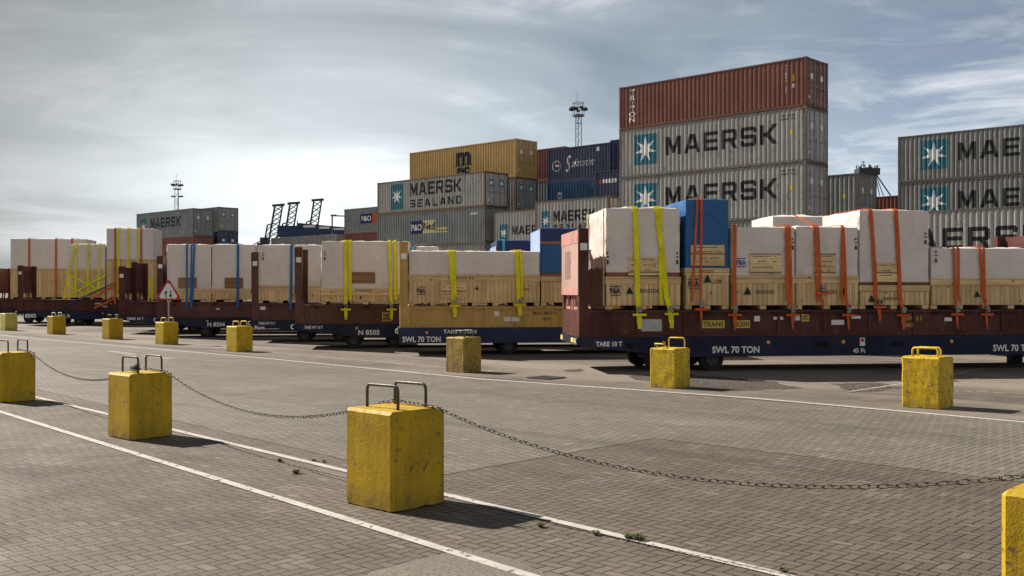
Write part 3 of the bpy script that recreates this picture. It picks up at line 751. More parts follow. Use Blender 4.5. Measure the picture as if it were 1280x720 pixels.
GC = 'shipping containers stacked in the yard behind the trailers'
def container(corner, L, H, z, colr, label, frame=None, logo=None, shift=0.0):
    ox, oy = corner[0] + UX * L, corner[1] + UY * L
    root = empty('shipping_container', (ox, oy, z), YARD_ROT, label, 'shipping container', GC)
    body, fr, doors = container_meshes(L, H)
    m = CP[colr]; fm = frame or m
    link(body, 'corrugated_panels', m, root, objlink=True)
    link(fr, 'frame', fm, root, objlink=True)
    for d, rods in doors:
        do = link(d, 'door', m, root, objlink=True)
        for r in rods: link(r, 'lock_rod', M_ROD, do, objlink=True)
    s = shift
    if logo == 'star_long':
        decal(rect(1.62, 1.78), 'emblem_panel', M_TEAL, root, 1.1 + s, 0.72, .006)
        decal(star(.80), 'star_emblem', M_STARW, root, 1.91 + s, 1.60, .012)
        decal(glyphs('MAERSK', 7.15, 1.06), 'lettering', M_BLACK, root, 3.35 + s, 1.12, .006)
        decal(rect(.20, .24), 'sticker', M_YSTK, root, L - 1.0, 1.5, .006)
        mb_ = [(L - 1.45 + i * .115, z_) for z_ in (H - .42, H - .60) for i in range(7) if (i * 3 + int(z_ * 10)) % 5]
        for i, (a_, z_) in enumerate(mb_): decal(rect(.07, .10), 'code_mark', MARK_K0, root, a_, z_, .006)
    elif logo == 'star_sealand':
        decal(rect(1.45, 2.0), 'emblem_panel', M_TEAL, root, 1.65, 0.33, .006)
        decal(star(.66), 'star_emblem', M_STARW, root, 2.37, 1.38, .012)
        decal(glyphs('MAERSK', 5.75, .98), 'lettering', M_BLACK, root, 3.95, 1.28, .006)
        decal(glyphs('SEALAND', 5.75, .60, .42), 'lettering', M_BLACK, root, 3.95, .38, .006)
    elif logo == 'star_sealand_short':
        decal(rect(.62, 1.2), 'emblem_panel', M_TEAL, root, .55, .72, .006)
        decal(star(.36), 'star_emblem', M_STARW, root, .9, 1.28, .012)
        decal(glyphs('MAERSK', 3.4, .68), 'lettering', M_BLACK, root, 1.55, 1.2, .006)
        decal(glyphs('SEALAND', 3.4, .40, .4), 'lettering', M_BLACK, root, 1.55, .62, .006)
    elif logo == 'star_short':
        decal(rect(.85, 1.15), 'emblem_panel', M_TEAL, root, .55, .35, .006)
        decal(star(.38), 'star_emblem', M_STARW, root, .95, .9, .012)
        decal(glyphs('MAERSK', 3.6, .62), 'lettering', M_BLACK, root, 1.75, .72, .006)
    elif logo == 'star_far':
        decal(rect(1.1, 1.5), 'emblem_panel', M_TEAL, root, 1.0, 0.75, .010)
        decal(star(.62), 'star_emblem', M_STARW, root, 1.6, 1.3, .020)
        decal(glyphs('MAERSK', 6.6, 1.05), 'lettering', M_BLACK, root, 3.1, 1.15, .010)
    elif logo == 'star_cropped':
        decal(glyphs('MAERSK', 7.2, 1.02), 'lettering', M_BLACK, root, 1.35, 1.02, .006)
    elif logo == 'vertical_white':
        decal(font('TRITON', w=.46, h=1.95, bold=.03, vertical=True), 'lettering', M_WHITE, root, 0.72, .40, .006)
        decal(font('TTNU9104', w=.09, h=1.5, bold=.02, vertical=True), 'lettering', M_STICK, root, L - 1.25, .8, .006)
        decal(rect(.10, .35), 'sticker', M_YSTK, root, L - .80, 1.4, .006)
        decal(rect(.12, .22), 'sticker', M_STICK, root, L - .82, 1.05, .006)
    elif logo == 'msc':
        bm = font('m', w=1.7, h=1.05, bold=.06); decal(bm, 'lettering', M_BLACK, root, 5.6, 1.35, .006)
        decal(rect(2.0, .07), 'lettering', M_BLACK, root, 5.45, 1.28, .006)
        decal(font('sc', w=1.5, h=.62, bold=.06), 'lettering', M_BLACK, root, 5.7, .58, .006)
    elif logo == 'ned':
        decal(rect(1.35, .98), 'emblem_panel', M_NAVYP, root, 4.05, .92, .006)
        decal(font('P&O', w=1.2, h=.5, bold=.02), 'lettering', M_WHITE, root, 4.12, 1.15, .012)
        decal(rect(1.45, .98), 'emblem_panel', M_CREAM, root, 5.40, .92, .006)
        decal(rect(1.4, .36), 'emblem_panel', M_CREAM, root, 6.85, .92, .006)
        decal(font('Ned', w=1.25, h=.62, bold=.02), 'lettering', M_BLACK, root, 5.5, 1.15, .012)
        decal(font('lloyd', w=1.3, h=.26, bold=.01), 'lettering', M_BLACK, root, 6.88, .96, .012)
        decal(rect(.75, .12), 'sticker', M_STICK, root, 10.6, 2.1, .006)
    elif logo == 'po_cut':
        decal(rect(1.9, 1.0), 'emblem_panel', M_NAVYP, root, 2.7, .95, .010)
        decal(rect(1.1, 1.0), 'emblem_panel', M_ORNG, root, 4.6, .95, .010)
        decal(font('P&O', w=1.6, h=.55, bold=.03), 'lettering', M_WHITE, root, 2.85, 1.18, .020)
    elif logo == 'script':
        decal(disc(.42, .37), 'emblem_ring', M_STICK, root, .85, 1.25, .006)
        decal(curve_mesh([[(-.05, .25), (.32, .2), (.25, .1), (-.05, .12)]]), 'emblem_flag', M_REDP, root, .80, 1.22, .010)
        decal(curve_mesh([[(-.05, .12), (.3, .07), (.35, -.05), (-.05, 0)]]), 'emblem_flag', M_STARW, root, .80, 1.22, .014)
        decal(font('S', w=.55, h=1.25, bold=.0, shear=.35), 'lettering', M_WHITE, root, 1.75, .72, .006)
        decal(font('afmarine', w=2.2, h=.62, bold=-.01, shear=.4), 'lettering', M_WHITE, root, 2.35, 1.05, .006)
        decal(rect(.3, .3), 'sticker', M_STICK, root, 4.75, 2.05, .006)
    elif logo == 'dot_word':
        decal(disc(.12), 'emblem_dot', M_REDP, root, .52, 1.83, .006)
        decal(font('seaco', w=1.25, h=.30, bold=.05), 'lettering', M_WHITE, root, .72, 1.72, .006)
    elif logo == 'plain_sticker':
        decal(rect(.42, .5), 'sticker', M_STICK, root, .95, 1.3, .006)
        decal(rect(.16, .16), 'sticker', M_NAVYP, root, 1.08, 1.42, .012)
    elif logo == 'code':
        decal(rect(.20, .24), 'sticker', M_YSTK, root, L - 1.0, 1.5, .006)
    return root
def door_marks(root, L, H, stars=True):
    for y in (.42, 1.52):
        if stars:
            decal(rect(.46, .52), 'door_emblem_panel', M_TEAL, root, y, H - 1.05, .006, face='door', extra=L - .028 + .002)
            decal(star(.22), 'door_star_emblem', M_STARW, root, y + .23, H - .80, .012, face='door', extra=L - .028 + .002)
        else:
            decal(rect(.26, .3), 'sticker', M_STICK, root, y + .1, H - 1.1, .006, face='door', extra=L - .028 + .002)
    decal(rect(.16, .16), 'sticker', M_STICK, root, .3, .45, .006, face='door', extra=L - .028 + .002)
def stack(corner, L, levels):
    z = 0.0; out = []
    for (H, colr, frame, logo, label, *rest) in levels:
        sh = rest[0] if rest else 0.0
        r = container(corner, L, H, z + 0.004, colr, label, frame, logo, sh); out.append(r)
        if len(rest) > 1: door_marks(r, L, H, rest[1])
        z += H
    return out
S40, S20 = 12.19, 6.06
stack((15.31, 54.10), S40, [
 (2.9, 'bluegrey', F_GREY, None, 'ground container of the tallest five high stack'),
 (2.9, 'grey2', F_GREY, 'code', 'dull container second from the ground in the tallest stack'),
 (2.9, 'grey', F_GREY, 'star_long', 'grey star emblem container, third of the five in the tallest stack', 0, False),
 (2.9, 'grey', F_GREY, 'star_long', 'grey star emblem container directly under the brown one on the tallest stack', 0, False),
 (2.59, 'brown', paint('frame_brown', (.12, .04, .025), .6, rust=.7, dirt=.5), 'vertical_white', 'reddish brown container crowning the tallest stack', 0, False)])
stack((19.68, 59.1), S40, [
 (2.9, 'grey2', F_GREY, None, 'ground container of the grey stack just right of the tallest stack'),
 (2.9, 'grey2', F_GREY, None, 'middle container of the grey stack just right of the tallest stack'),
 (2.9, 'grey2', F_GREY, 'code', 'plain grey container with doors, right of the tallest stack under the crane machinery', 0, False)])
stack((32.97, 56.6), S40, [
 (2.9, 'grey2', F_GREY, None, 'ground container of the dark four high stack at the right edge'),
 (2.9, 'grey2', F_GREY, None, 'second container of the dark four high stack at the right edge'),
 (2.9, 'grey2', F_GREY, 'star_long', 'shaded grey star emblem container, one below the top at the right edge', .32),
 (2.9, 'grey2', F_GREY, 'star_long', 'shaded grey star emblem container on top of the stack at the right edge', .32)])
stack((26.4, 43.6), S40, [
 (2.9, 'grey', F_GREY, None, 'ground container of the two high stack behind the right loads'),
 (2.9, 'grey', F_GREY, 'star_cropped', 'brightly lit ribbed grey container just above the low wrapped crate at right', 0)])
stack((28.5, 71.5), S40, [
 (2.9, 'brown', None, None, 'ground container of the brown stack in the gap at right'),
 (2.9, 'brown', None, None, 'middle container of the brown stack in the gap at right'),
 (2.9, 'brown', None, None, 'brown container seen in the narrow gap below the crane cables')])
stack((-1.94, 75.1), S40, [
 (2.9, 'bluegrey', F_GREY, None, 'ground container of the centre stack with the two line black name'),
 (2.59, 'grey2', F_GREY, None, 'grey container just above the wrapped load, under the navy and cream sign'),
 (2.59, 'bluegrey', F_GREY, 'ned', 'blue grey container with navy and cream name panels'),
 (2.59, 'grey', F_RUST, 'star_sealand', 'pale grey container with star and two line black name on top of the centre stack', 0, True)])
stack((0.285, 78.8), S40, [
 (2.9, 'grey2', F_GREY, None, 'ground container under the mustard yellow one'),
 (2.59, 'grey2', F_GREY, None, 'second container under the mustard yellow one'),
 (2.59, 'bluegrey', F_GREY, None, 'third container of the stack crowned by the mustard yellow one'),
 (2.59, 'grey2', F_RUST, None, 'grey container with two star emblems on its doors under the mustard yellow one', 0, True),
 (2.9, 'mustard', None, 'msc', 'mustard yellow container high on the centre stack', 0, False)])
stack((-8.9, 101.8), S40, [
 (2.9, 'grey2', None, None, 'ground container of the far stack left of centre'),
 (2.59, 'grey2', None, None, 'second container of the far stack left of centre'),
 (2.59, 'red', None, None, 'red container under the navy lettered one left of the centre stack'),
 (2.59, 'bluegrey', F_GREY, 'po_cut', 'blue grey container with a navy patch beside the centre stack')])
stack((-18.7, 110.6), S40, [
 (2.9, 'grey2', None, None, 'ground container below the navy gantry beam'),
 (2.59, 'grey2', None, None, 'middle container below the navy gantry beam'),
 (2.59, 'grey2', None, None, 'low pale grey container in front of the navy gantry beam', 0, False)])
stack((-33.25, 108.3), S40, [
 (2.59, 'brown', None, None, 'ground container of the far left stack'),
 (2.59, 'brown', None, None, 'second container of the far left stack'),
 (2.59, 'brown', None, None, 'brown container under the lone lettered grey one at the far left'),
 (2.9, 'bluegrey', F_GREY, 'star_far', 'grey container with star and black name at the far left under the thin mast', 0, False)])
stack((-31.20, 110.45), S40, [
 (2.9, 'grey2', None, None, 'ground container behind the far left stack'),
 (2.9, 'grey2', None, None, 'second container behind the far left stack'),
 (2.59, 'navy', None, None, 'navy container doors at the right of the far left stack', 0, False),
 (2.59, 'grey2', F_GREY, None, 'grey container with star door emblems topping the far left group', 0, True)])
stack((7.2, 76.5), S20, [
 (2.59, 'blue', None, None, 'ground container below the navy script lettered one'),
 (2.59, 'grey2', None, None, 'second container below the navy script lettered one'),
 (2.59, 'navy', None, None, 'third container of the stack topped by the navy script lettered one'),
 (2.59, 'blue', None, 'plain_sticker', 'bright blue container with a white sticker under the script lettered one'),
 (2.59, 'navy', None, 'script', 'navy container with white handwriting style lettering')])
stack((4.19, 83.05), S20, [
 (2.9, 'grey2', None, None, 'ground container of the stack topped by the red one'),
 (2.9, 'grey2', None, None, 'second container of the stack topped by the red one'),
 (2.59, 'bluegrey', None, None, 'third container of the stack topped by the red one'),
 (2.59, 'bluegrey', F_GREY, None, 'dark container below the red one beside the mustard yellow container', 0, False),
 (2.59, 'red', None, None, 'red container between the mustard yellow and the navy script lettered one')])
stack((11.96, 75.7), S20, [
 (2.9, 'navy', None, None, 'ground container of the stack hidden behind the tallest stack'),
 (2.9, 'navy', None, None, 'second container of the stack hidden behind the tallest stack'),
 (2.59, 'navy', None, None, 'third container of the stack hidden behind the tallest stack'),
 (2.59, 'navy', None, None, 'fourth container of the stack hidden behind the tallest stack'),
 (2.59, 'navy', None, None, 'dark navy container end touching the left edge of the tallest stack')])
stack((10.2, 68.9), S20, [
 (2.59, 'navy', None, None, 'ground container of the stack with the small white word'),
 (2.59, 'navy', None, None, 'second container of the stack with the small white word'),
 (2.59, 'grey2', None, None, 'third container of the stack with the small white word'),
 (2.59, 'navy', None, 'dot_word', 'navy container with a red dot and a small white word')])
stack((5.9, 63.1), S20, [
 (2.59, 'grey', F_RUST, None, 'ground container of the low stack behind the pink end wall'),
 (2.59, 'grey', F_RUST, None, 'middle container of the low stack behind the pink end wall'),
 (2.59, 'grey', F_RUST, 'star_sealand_short', 'short pale container with small two line name above the blue covered crate', 0, False)])
stack((3.11, 69.75), S20, [
 (2.59, 'grey', F_RUST, None, 'ground container beside the centre stack'),
 (2.59, 'grey', F_RUST, None, 'middle container beside the centre stack'),
 (2.44, 'grey', F_RUST, 'star_short', 'short pale container with star emblem above the low blue crate', 0, False)])

# ------------------------------------------------------------------ trailers and flat racks
YAW = R(6.5)
AX, AY = math.cos(YAW), math.sin(YAW)
class Frame:
    def __init__(s, X, Y): s.X, s.Y = X, Y
    def w(s, u, d, z=0): return (s.X + AX * u - AY * d, s.Y + AY * u + AX * d, z)
    def u(s, px, d=0.1):
        k = (px - CX) / FPX; X0 = s.X - AY * d; Y0 = s.Y + AX * d
        return (k * Y0 - X0) / (AX - k * AY)
    def z(s, py, u, d=0.1): return EYE + (HY - py) * (s.Y + AY * u + AX * d) / FPX
FR = {}
DECK = 0.84; RB = 0.648; FLOOR = DECK + 0.01 + RB
M_TRB = paint('trailer_navy', (0.008, 0.012, 0.036), 0.55, spec=0.12, rust=0.2, dirt=0.35, fade=0.2)
M_RUBBER = flat('rubber', (0.018, 0.018, 0.018), 0.85)
M_HUB = flat('hub_dark', (0.05, 0.05, 0.06), 0.6)
M_LAMP = flat('amber_marker', (0.70, 0.32, 0.03), 0.4)
M_REFL = flat('reflective_yellow', (0.75, 0.62, 0.10), 0.5)
GT = 'low terminal trailers parked in echelon'
TM = {}
def trailer(key, px, s, label, texts=(), L=13.7, col=None, deep=False):
    Y = FPX / s; X = (px - CX) / s; f = Frame(X, Y); FR[key] = f
    root = empty('terminal_trailer', f.w(0, 0, 0), YAW, label, 'trailer', GT)
    if 'beam' not in TM:
        pr = [(0.05, .66), (.45, .60), (2.0, .40), (3.0, .36), (L - .5, .36), (L, .45), (L, DECK), (0, DECK), (0, .70)]
        mb = MB(); mb.prism(pr, 0.0, 0.10); TM['beam'] = mb.mesh('side_beam')
        mb = MB(); mb.prism(pr, 2.40, 2.50); TM['beam2'] = mb.mesh('side_beam')
        mb = MB(); mb.prism([(0.02, .37), (L, .37), (L, DECK), (0, DECK)], 0.0, 0.10); TM['beamd'] = mb.mesh('side_beam')
        mb = MB(); mb.box(.02, L - .02, .101, 2.399, DECK - .12, DECK - .004)
        for k in range(11): mb.box(.5 + k * 1.25, .62 + k * 1.25, .101, 2.399, .52, DECK - .121)
        mb.box(0.0, .12, .101, 2.399, .66, DECK - .121)
        TM['deck'] = mb.mesh('deck')
        mb = MB(); mb.box(-.012, -.002, .05, 2.45, .68, DECK - .01); TM['plate'] = mb.mesh('end_plate')
        mb = MB()
        mb.tube([(-.01, .03, .68), (-.07, .03, .69), (-.085, .03, .75), (-.06, .03, .80), (-.01, .03, .81)], .016, 8); TM['hook'] = mb.mesh('tow_hook')
        mb = MB(); mb.cyl((0, 0, 0), (0, 1, 0), .285, .26, 28); TM['tyre'] = mb.mesh('tyre')
        mb = MB(); mb.cyl((0, -.125, 0), (0, 1, 0), .15, .03, 20); mb.cyl((0, -.14, 0), (0, 1, 0), .05, .05, 12); TM['rim'] = mb.mesh('rim')
        mb = MB(); mb.cyl((0, 1.25, 0), (0, 1, 0), .06, 2.0, 10); TM['axle'] = mb.mesh('axle')
        mb = MB(); mb.box(L - 1.5, L - 1.2, .35, .6, 0.0, DECK - .13); TM['rest'] = mb.mesh('front_rest')
        mb = MB(); mb.box(L - 1.5, L - 1.2, 1.9, 2.15, 0, DECK - .13); TM['rest2'] = mb.mesh('front_rest')
    m = col or M_TRB
    for k, nme in (('beamd' if deep else 'beam', 'side_beam'), ('beam2', 'side_beam'), ('deck', 'deck'), ('plate', 'end_plate'), ('hook', 'tow_hook'), ('rest', 'front_rest'), ('rest2', 'front_rest')):
        link(TM[k], nme, M_STICK if k == 'hook' else m, root, objlink=True)
    for ux in (2.0, 3.35):
        link(TM['axle'], 'axle', M_HUB, root, objlink=True).location = (ux, 0, .29)
        for yy in (.30, 2.20):
            t = link(TM['tyre'], 'wheel', M_RUBBER, root, smooth=False, objlink=True); t.location = (ux, yy, .29)
            r = link(TM['rim'], 'rim', M_HUB, t, objlink=True)
            if yy > 1: r.rotation_euler = (0, 0, math.pi)
    for ux in ((.85, 5.2, 6.6, 9.4, 12.0) if deep else (2.1, 4.7, 6.6, 9.4, 12.0)):
        mb = MB(); mb.cyl((0, 0, 0), (0, 1, 0), .045, .02, 14); o = mb.build('marker_lamp', M_LAMP, root); o.location = (ux, -.01, .70)
    for yy in (.12, .5, 2.05):
        mb = MB(); mb.box(-.020, -.013, yy, yy + .28, .70, DECK - .03); mb.build('reflector', M_REFL, root)
    for (txt, u, z, h, wd) in texts:
        decal(font(txt, w=wd, h=h, bold=.03), 'lettering', M_WHITE, root, u, z, .004, face='flat', extra=0.0)
    return root
RM = {}
CR = {
 'maroon': paint('rack_maroon', (0.068, 0.018, 0.014), 0.6, spec=0.15, rust=0.5, dirt=0.5, rustcol=(0.14, 0.055, 0.03), fade=0.25),
 'brown2': paint('rack_brown', (0.085, 0.026, 0.018), 0.55, rust=0.6, dirt=0.55, rustcol=(0.08, 0.035, 0.02), fade=0.2),
 'mustard2': paint('rack_mustard', (0.42, 0.27, 0.065), 0.5, rust=0.25, dirt=0.35, rustcol=(0.10, 0.045, 0.02), fade=0.15)}
M_PINK = wood('faded_pink_boards', (0.52, 0.34, 0.30), False, 0.30)
M_PINKS = paint('faded_pink_steel', (0.46, 0.23, 0.20), 0.55, rust=0.4, dirt=0.3, fade=0.2)
M_DARKST = flat('dark_recess_steel', (0.02, 0.015, 0.013), 0.8)
GR = 'flat racks standing on the trailers'
def rack(key, colr, label, H=2.59, off=0.05, L=12.19, panel=None, rail=None, texts=()):
    f = FR[key]; z0 = DECK + 0.006
    root = empty('flat_rack', f.w(off, .03, z0), YAW, label, 'flat rack', GR)
    W = 2.44; m = CR[colr]
    k = (H,)
    if 'base' not in RM:
        mb = MB()
        for y0, y1, yw in ((0, .16, .055), (W - .16, W, W - .075)):
            mb.box(.28, L - .28, y0 + .004, y1 - .004, RB - .075, RB - .01); mb.box(.28, L - .28, y0 + .004, y1 - .004, .0, .05)
            mb.box(.28, L - .28, yw, yw + .02, .05, RB - .075)
            for i in range(1, 10):
                x = .28 + i * (L - .56) / 10
                mb.box(x - .035, x + .035, y0 + .02 if y0 == 0 else yw, yw + .0 if y0 == 0 else y1 - .02, .05, RB - .075)
        for x0, x1 in ((0.0, .30), (L - .30, L)): mb.box(x0, x1, 0.0, W, .0, RB - .012)
        RM['base'] = mb.mesh('base_frame')
        mb = MB(); mb.box(.302, L - .302, .162, W - .162, RB - .06, RB - .015); RM['floor'] = mb.mesh('floor')
        mb = MB()
        for i in range(14):
            x = .7 + i * (L - 1.4) / 13; mb.box(x - .10, x + .10, -.025, .003, RB - .11, RB - .05); 
        RM['lash'] = mb.mesh('lashing_rings')
    link(RM['base'], 'base_frame', m, root, objlink=True); link(RM['floor'], 'floor', M_WOODFLOOR, root, objlink=True)
    link(RM['lash'], 'lashing_rings', M_DARKST if colr != 'mustard2' else m, root, objlink=True)
    for e in (0, 1):
        xa = 0.0 if e == 0 else L - .23; xb = xa + .23
        for y0, y1 in ((0.002, .20), (W - .20, W - .002)):
            mb = MB()
            mb.box(xa, xb, y0, y1, RB - .01, H - .12); mb.box(xa - .003, xb + .003, y0 - .003 if y0 < 1 else y0, y1 if y0 < 1 else y1 + .003, H - .12, H)
            mb.build('corner_post', m, root)
        xw = xa + .05 if e == 0 else xb - .13
        xo = xa - .022 if e == 0 else xb - .028          # the wall covers the outer faces of the posts
        mb = MB(); mb.box(xo, xo + .05, .012, W - .012, 1.18, H - .34)
        wl = mb.build('end_wall', panel if (panel and e == 0) else m, root)
        if panel and e == 0:
            mb = MB(); mb.box(xo - .006, xo - .001, 1.1, 1.85, 1.40, H - .50); mb.build('faded_plate', flat('faded_brown_plate', (0.24, 0.15, 0.13), .6), wl)
        for za, zb_ in ((H - .34, H - .03), (1.0, 1.18)):
            mb = MB(); mb.box(xo - .008, xo + .07, .008, W - .008, za, zb_); mb.build('end_wall_rail', rail if (rail and e == 0) else m, root)
        mb = MB()
        for yy in (.30, 1.0, 1.35, 2.05):
            mb.bar((xw + .05, yy, RB - .01), (xw + .05, yy + .04, 1.0), .05)
            mb.bar((xw - .02, yy + .02, RB + .02), (xw + .05, yy + .18, .98), .035)
        mb.box(xw + .0, xw + .12, .2, W - .2, RB - .005, RB + .06)
        mb.build('hinge_stays', rail if (rail and e == 0) else m, root)
    decal(rect(.17, .17), 'sticker', M_STICK, root, .03, H - .52, .003, face='flat', extra=.002)
    for t in texts:
        kind = t[0]
        if kind == 'txt':
            _, txt, u, z, h, wd, mm = t
            decal(font(txt, w=wd, h=h, bold=.02), 'lettering', mm, root, u, z, .003, face='flat', extra=.055)
        elif kind == 'rect':
            _, u, z, wd, h, mm = t
            mb = MB(); mb.box(u, u + wd, .035, .056, z, z + h); mb.build('plate', mm, root)
        elif kind == 'txtp':
            _, txt, u, z, h, wd, mm = t
            decal(font(txt, w=wd, h=h, bold=.02), 'lettering', mm, root, u, z, .003, face='flat', extra=.035)
    return root
M_WOODFLOOR = wood('rack_floor_boards', (0.16, 0.11, 0.07), False, 0.2)

trailer('T1', 721.5, 52.6, 'nearest navy trailer with white text at its end, under the pink walled flat rack',
        [('TARE 10 T', .45, .62, .12, .64), ('SWL 70 TON', 3.3, .44, .17, 1.18), ('45 Ft', 6.85, .43, .11, .32), ('SWL 70 TON', 10.5, .44, .17, 1.18)])
r1_ = [o for o in bpy.data.objects if o.get('label', '').startswith('nearest navy trailer')][0]; f = FR['T1']
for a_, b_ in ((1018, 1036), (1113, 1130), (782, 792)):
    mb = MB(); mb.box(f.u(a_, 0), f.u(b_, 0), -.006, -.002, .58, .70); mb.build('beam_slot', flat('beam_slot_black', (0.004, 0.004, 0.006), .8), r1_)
mb = MB(); mb.box(f.u(1074.5, 0), f.u(1081, 0), -.012, -.003, .60, .80); lb_ = mb.build('safety_label', M_STICK, r1_)
mb = MB(); xa_ = f.u(1075.5, 0); xb_ = f.u(1080, 0); mb.box(xa_, xb_, -.016, -.0125, .70, .78); mb.build('red_symbol', M_REDP, lb_)
trailer('T2', 498, 41.6, 'navy trailer under the mustard flat rack',
        [('TARE 7 TON', 1.35, .66, .12, 1.0), ('SWL 70 TON', .12, .41, .17, 1.15)], deep=True, col=paint('trailer_navy_lighter', (0.014, 0.024, 0.072), 0.55, spec=0.2, rust=0.15, dirt=0.4))
trailer('T3', 367, 37.2, 'navy trailer with number N 8505 below the white load with four yellow straps',
        [('TARE WT 10 T', .35, .68, .10, .62), ('N 8505', 2.15, .46, .18, .72)])
trailer('T4', 313, 33.0, 'navy trailer whose end shows just left of the N 8505 trailer', [('TARE WT 10 T', .3, .68, .10, .62), ('Flurs', .15, .50, .14, .38)])
trailer('T5', 195, 29.8, 'navy trailer with number N 8504 beside the road sign', [('N 8504', 2.1, .46, .18, .72)])
trailer('T6', 147, 27.4, 'trailer under the pair of bare maroon end walls', [('TARE 10 T', .4, .64, .12, .75)])
trailer('T6b', 163, 25.5, 'trailer mostly hidden behind the left bare maroon end wall')
trailer('T7', 21, 22.0, 'far left navy trailer below the crossed yellow straps', [('N 8502', .15, .46, .22, .9), ('SWL 70', 2.3, .46, .18, .6)])
trailer('T8', -8, 20.2, 'farthest trailer at the left edge of the picture', [])
trailer('T0', 1222, 41.6, 'trailer hidden behind the low wrapped crate at the right edge')
trailer('T9', 868, 35.0, 'trailer hidden behind the nearest loads carrying the bulging white load')

MARK_Y = flat('stencil_yellow', (0.55, 0.40, 0.08), 0.6)
MARK_K = flat('stencil_dark', (0.05, 0.045, 0.04), 0.7)
f = FR['T1']
def q1(px): return f.u(px, .06) - .05
def pl(a, b, z, h, m): return ('rect', q1(a), z, q1(b) - q1(a), h, m)
rack('T1', 'maroon', 'maroon flat rack with a faded pink boarded end wall', panel=M_PINK, rail=M_PINKS, texts=[
    pl(801.5, 827.5, .13, .29, flat('grey_data_plate', (0.42, 0.42, 0.40), 0.6)),
    pl(877.5, 906, .20, .19, MARK_Y), pl(906.8, 917, .20, .19, MARK_K), pl(917.8, 937.5, .20, .19, MARK_Y),
    ('txtp', 'TRANS', q1(879), .235, .12, .50, MARK_K), ('txtp', 'OCEAN', q1(918.5), .235, .12, .35, MARK_K),
    pl(943, 950, .36, .13, M_STICK), pl(967, 979, .40, .07, M_STICK), pl(993.5, 1000, .38, .12, M_STICK), pl(1002, 1011.5, .35, .19, MARK_Y), ('txtp', '02', q1(1003.5), .39, .11, .13, MARK_K),
    pl(1039.5, 1055.5, .27, .12, M_STICK), pl(1064.5, 1076, .42, .07, M_STICK),
    ('txt', '0 097102 5', q1(1128), .37, .10, .52, MARK_Y), ('txt', '4363', q1(1131), .21, .10, .22, MARK_Y), pl(1181, 1190, .35, .09, M_STICK)])
rack('T2', 'mustard2', 'mustard yellow flat rack carrying a long timber crate', texts=[
    ('rect', 2.85, .34, .15, .14, M_STICK), ('rect', 3.15, .18, .22, .13, M_STICK), ('rect', 3.40, .18, .22, .13, M_STICK), ('rect', 3.62, .36, .15, .12, M_STICK),
    ('txt', 'MOCU 840127 0', 4.05, .38, .10, .72, MARK_K), ('txt', '42P3', 4.35, .20, .10, .24, MARK_K)])
rack('T3', 'brown2', 'brown flat rack on the N 8505 trailer', texts=[('rect', 2.9, .08, .32, .30, MARK_Y), ('rect', 2.93, .11, .26, .24, MARK_K)])
mb = MB(); mb.tube([(0.11 * math.cos(2 * math.pi * i / 20), 0, 0.09 * math.sin(2 * math.pi * i / 20)) for i in range(20)], .012, 6, closed=True); mb.box(-.13, .13, -.012, .012, -.012, .012)
o = mb.build('round_mark', MARK_Y, bpy.data.objects[[x.name for x in bpy.data.objects if x.get('label', '').startswith('brown flat rack on the N')][0]]); o.location = (3.06, .027, .23)
rack('T4', 'brown2', 'brown flat rack with the left post just right of the two blue strapped boxes', texts=[('rect', .0 + .3, .4, .2, .12, M_STICK)])
rack('T5', 'brown2', 'brown flat rack on the N 8504 trailer by the road sign', texts=[('rect', 2.4, .33, .14, .06, M_STICK)])
rack('T6', 'maroon', 'maroon flat rack with the lower of the two bare end walls', H=2.25)
rack('T6b', 'maroon', 'maroon flat rack with the taller bare end wall and a white sticker', H=2.55)
rack('T7', 'maroon', 'maroon flat rack at the far left below the crossed yellow straps', texts=[('txt', 'CMUU 419101 4', 4.2, .36, .10, .9, M_WHITE), ('txt', '4363', 4.6, .2, .1, .3, M_WHITE)])
rack('T8', 'maroon', 'maroon flat rack cut by the left edge of the picture')
rack('T0', 'maroon', 'maroon flat rack whose end wall top shows above the low crate at right', H=2.47, rail=CR['brown2'])
rack('T9', 'brown2', 'flat rack hidden behind the nearest loads under the bulging white load')

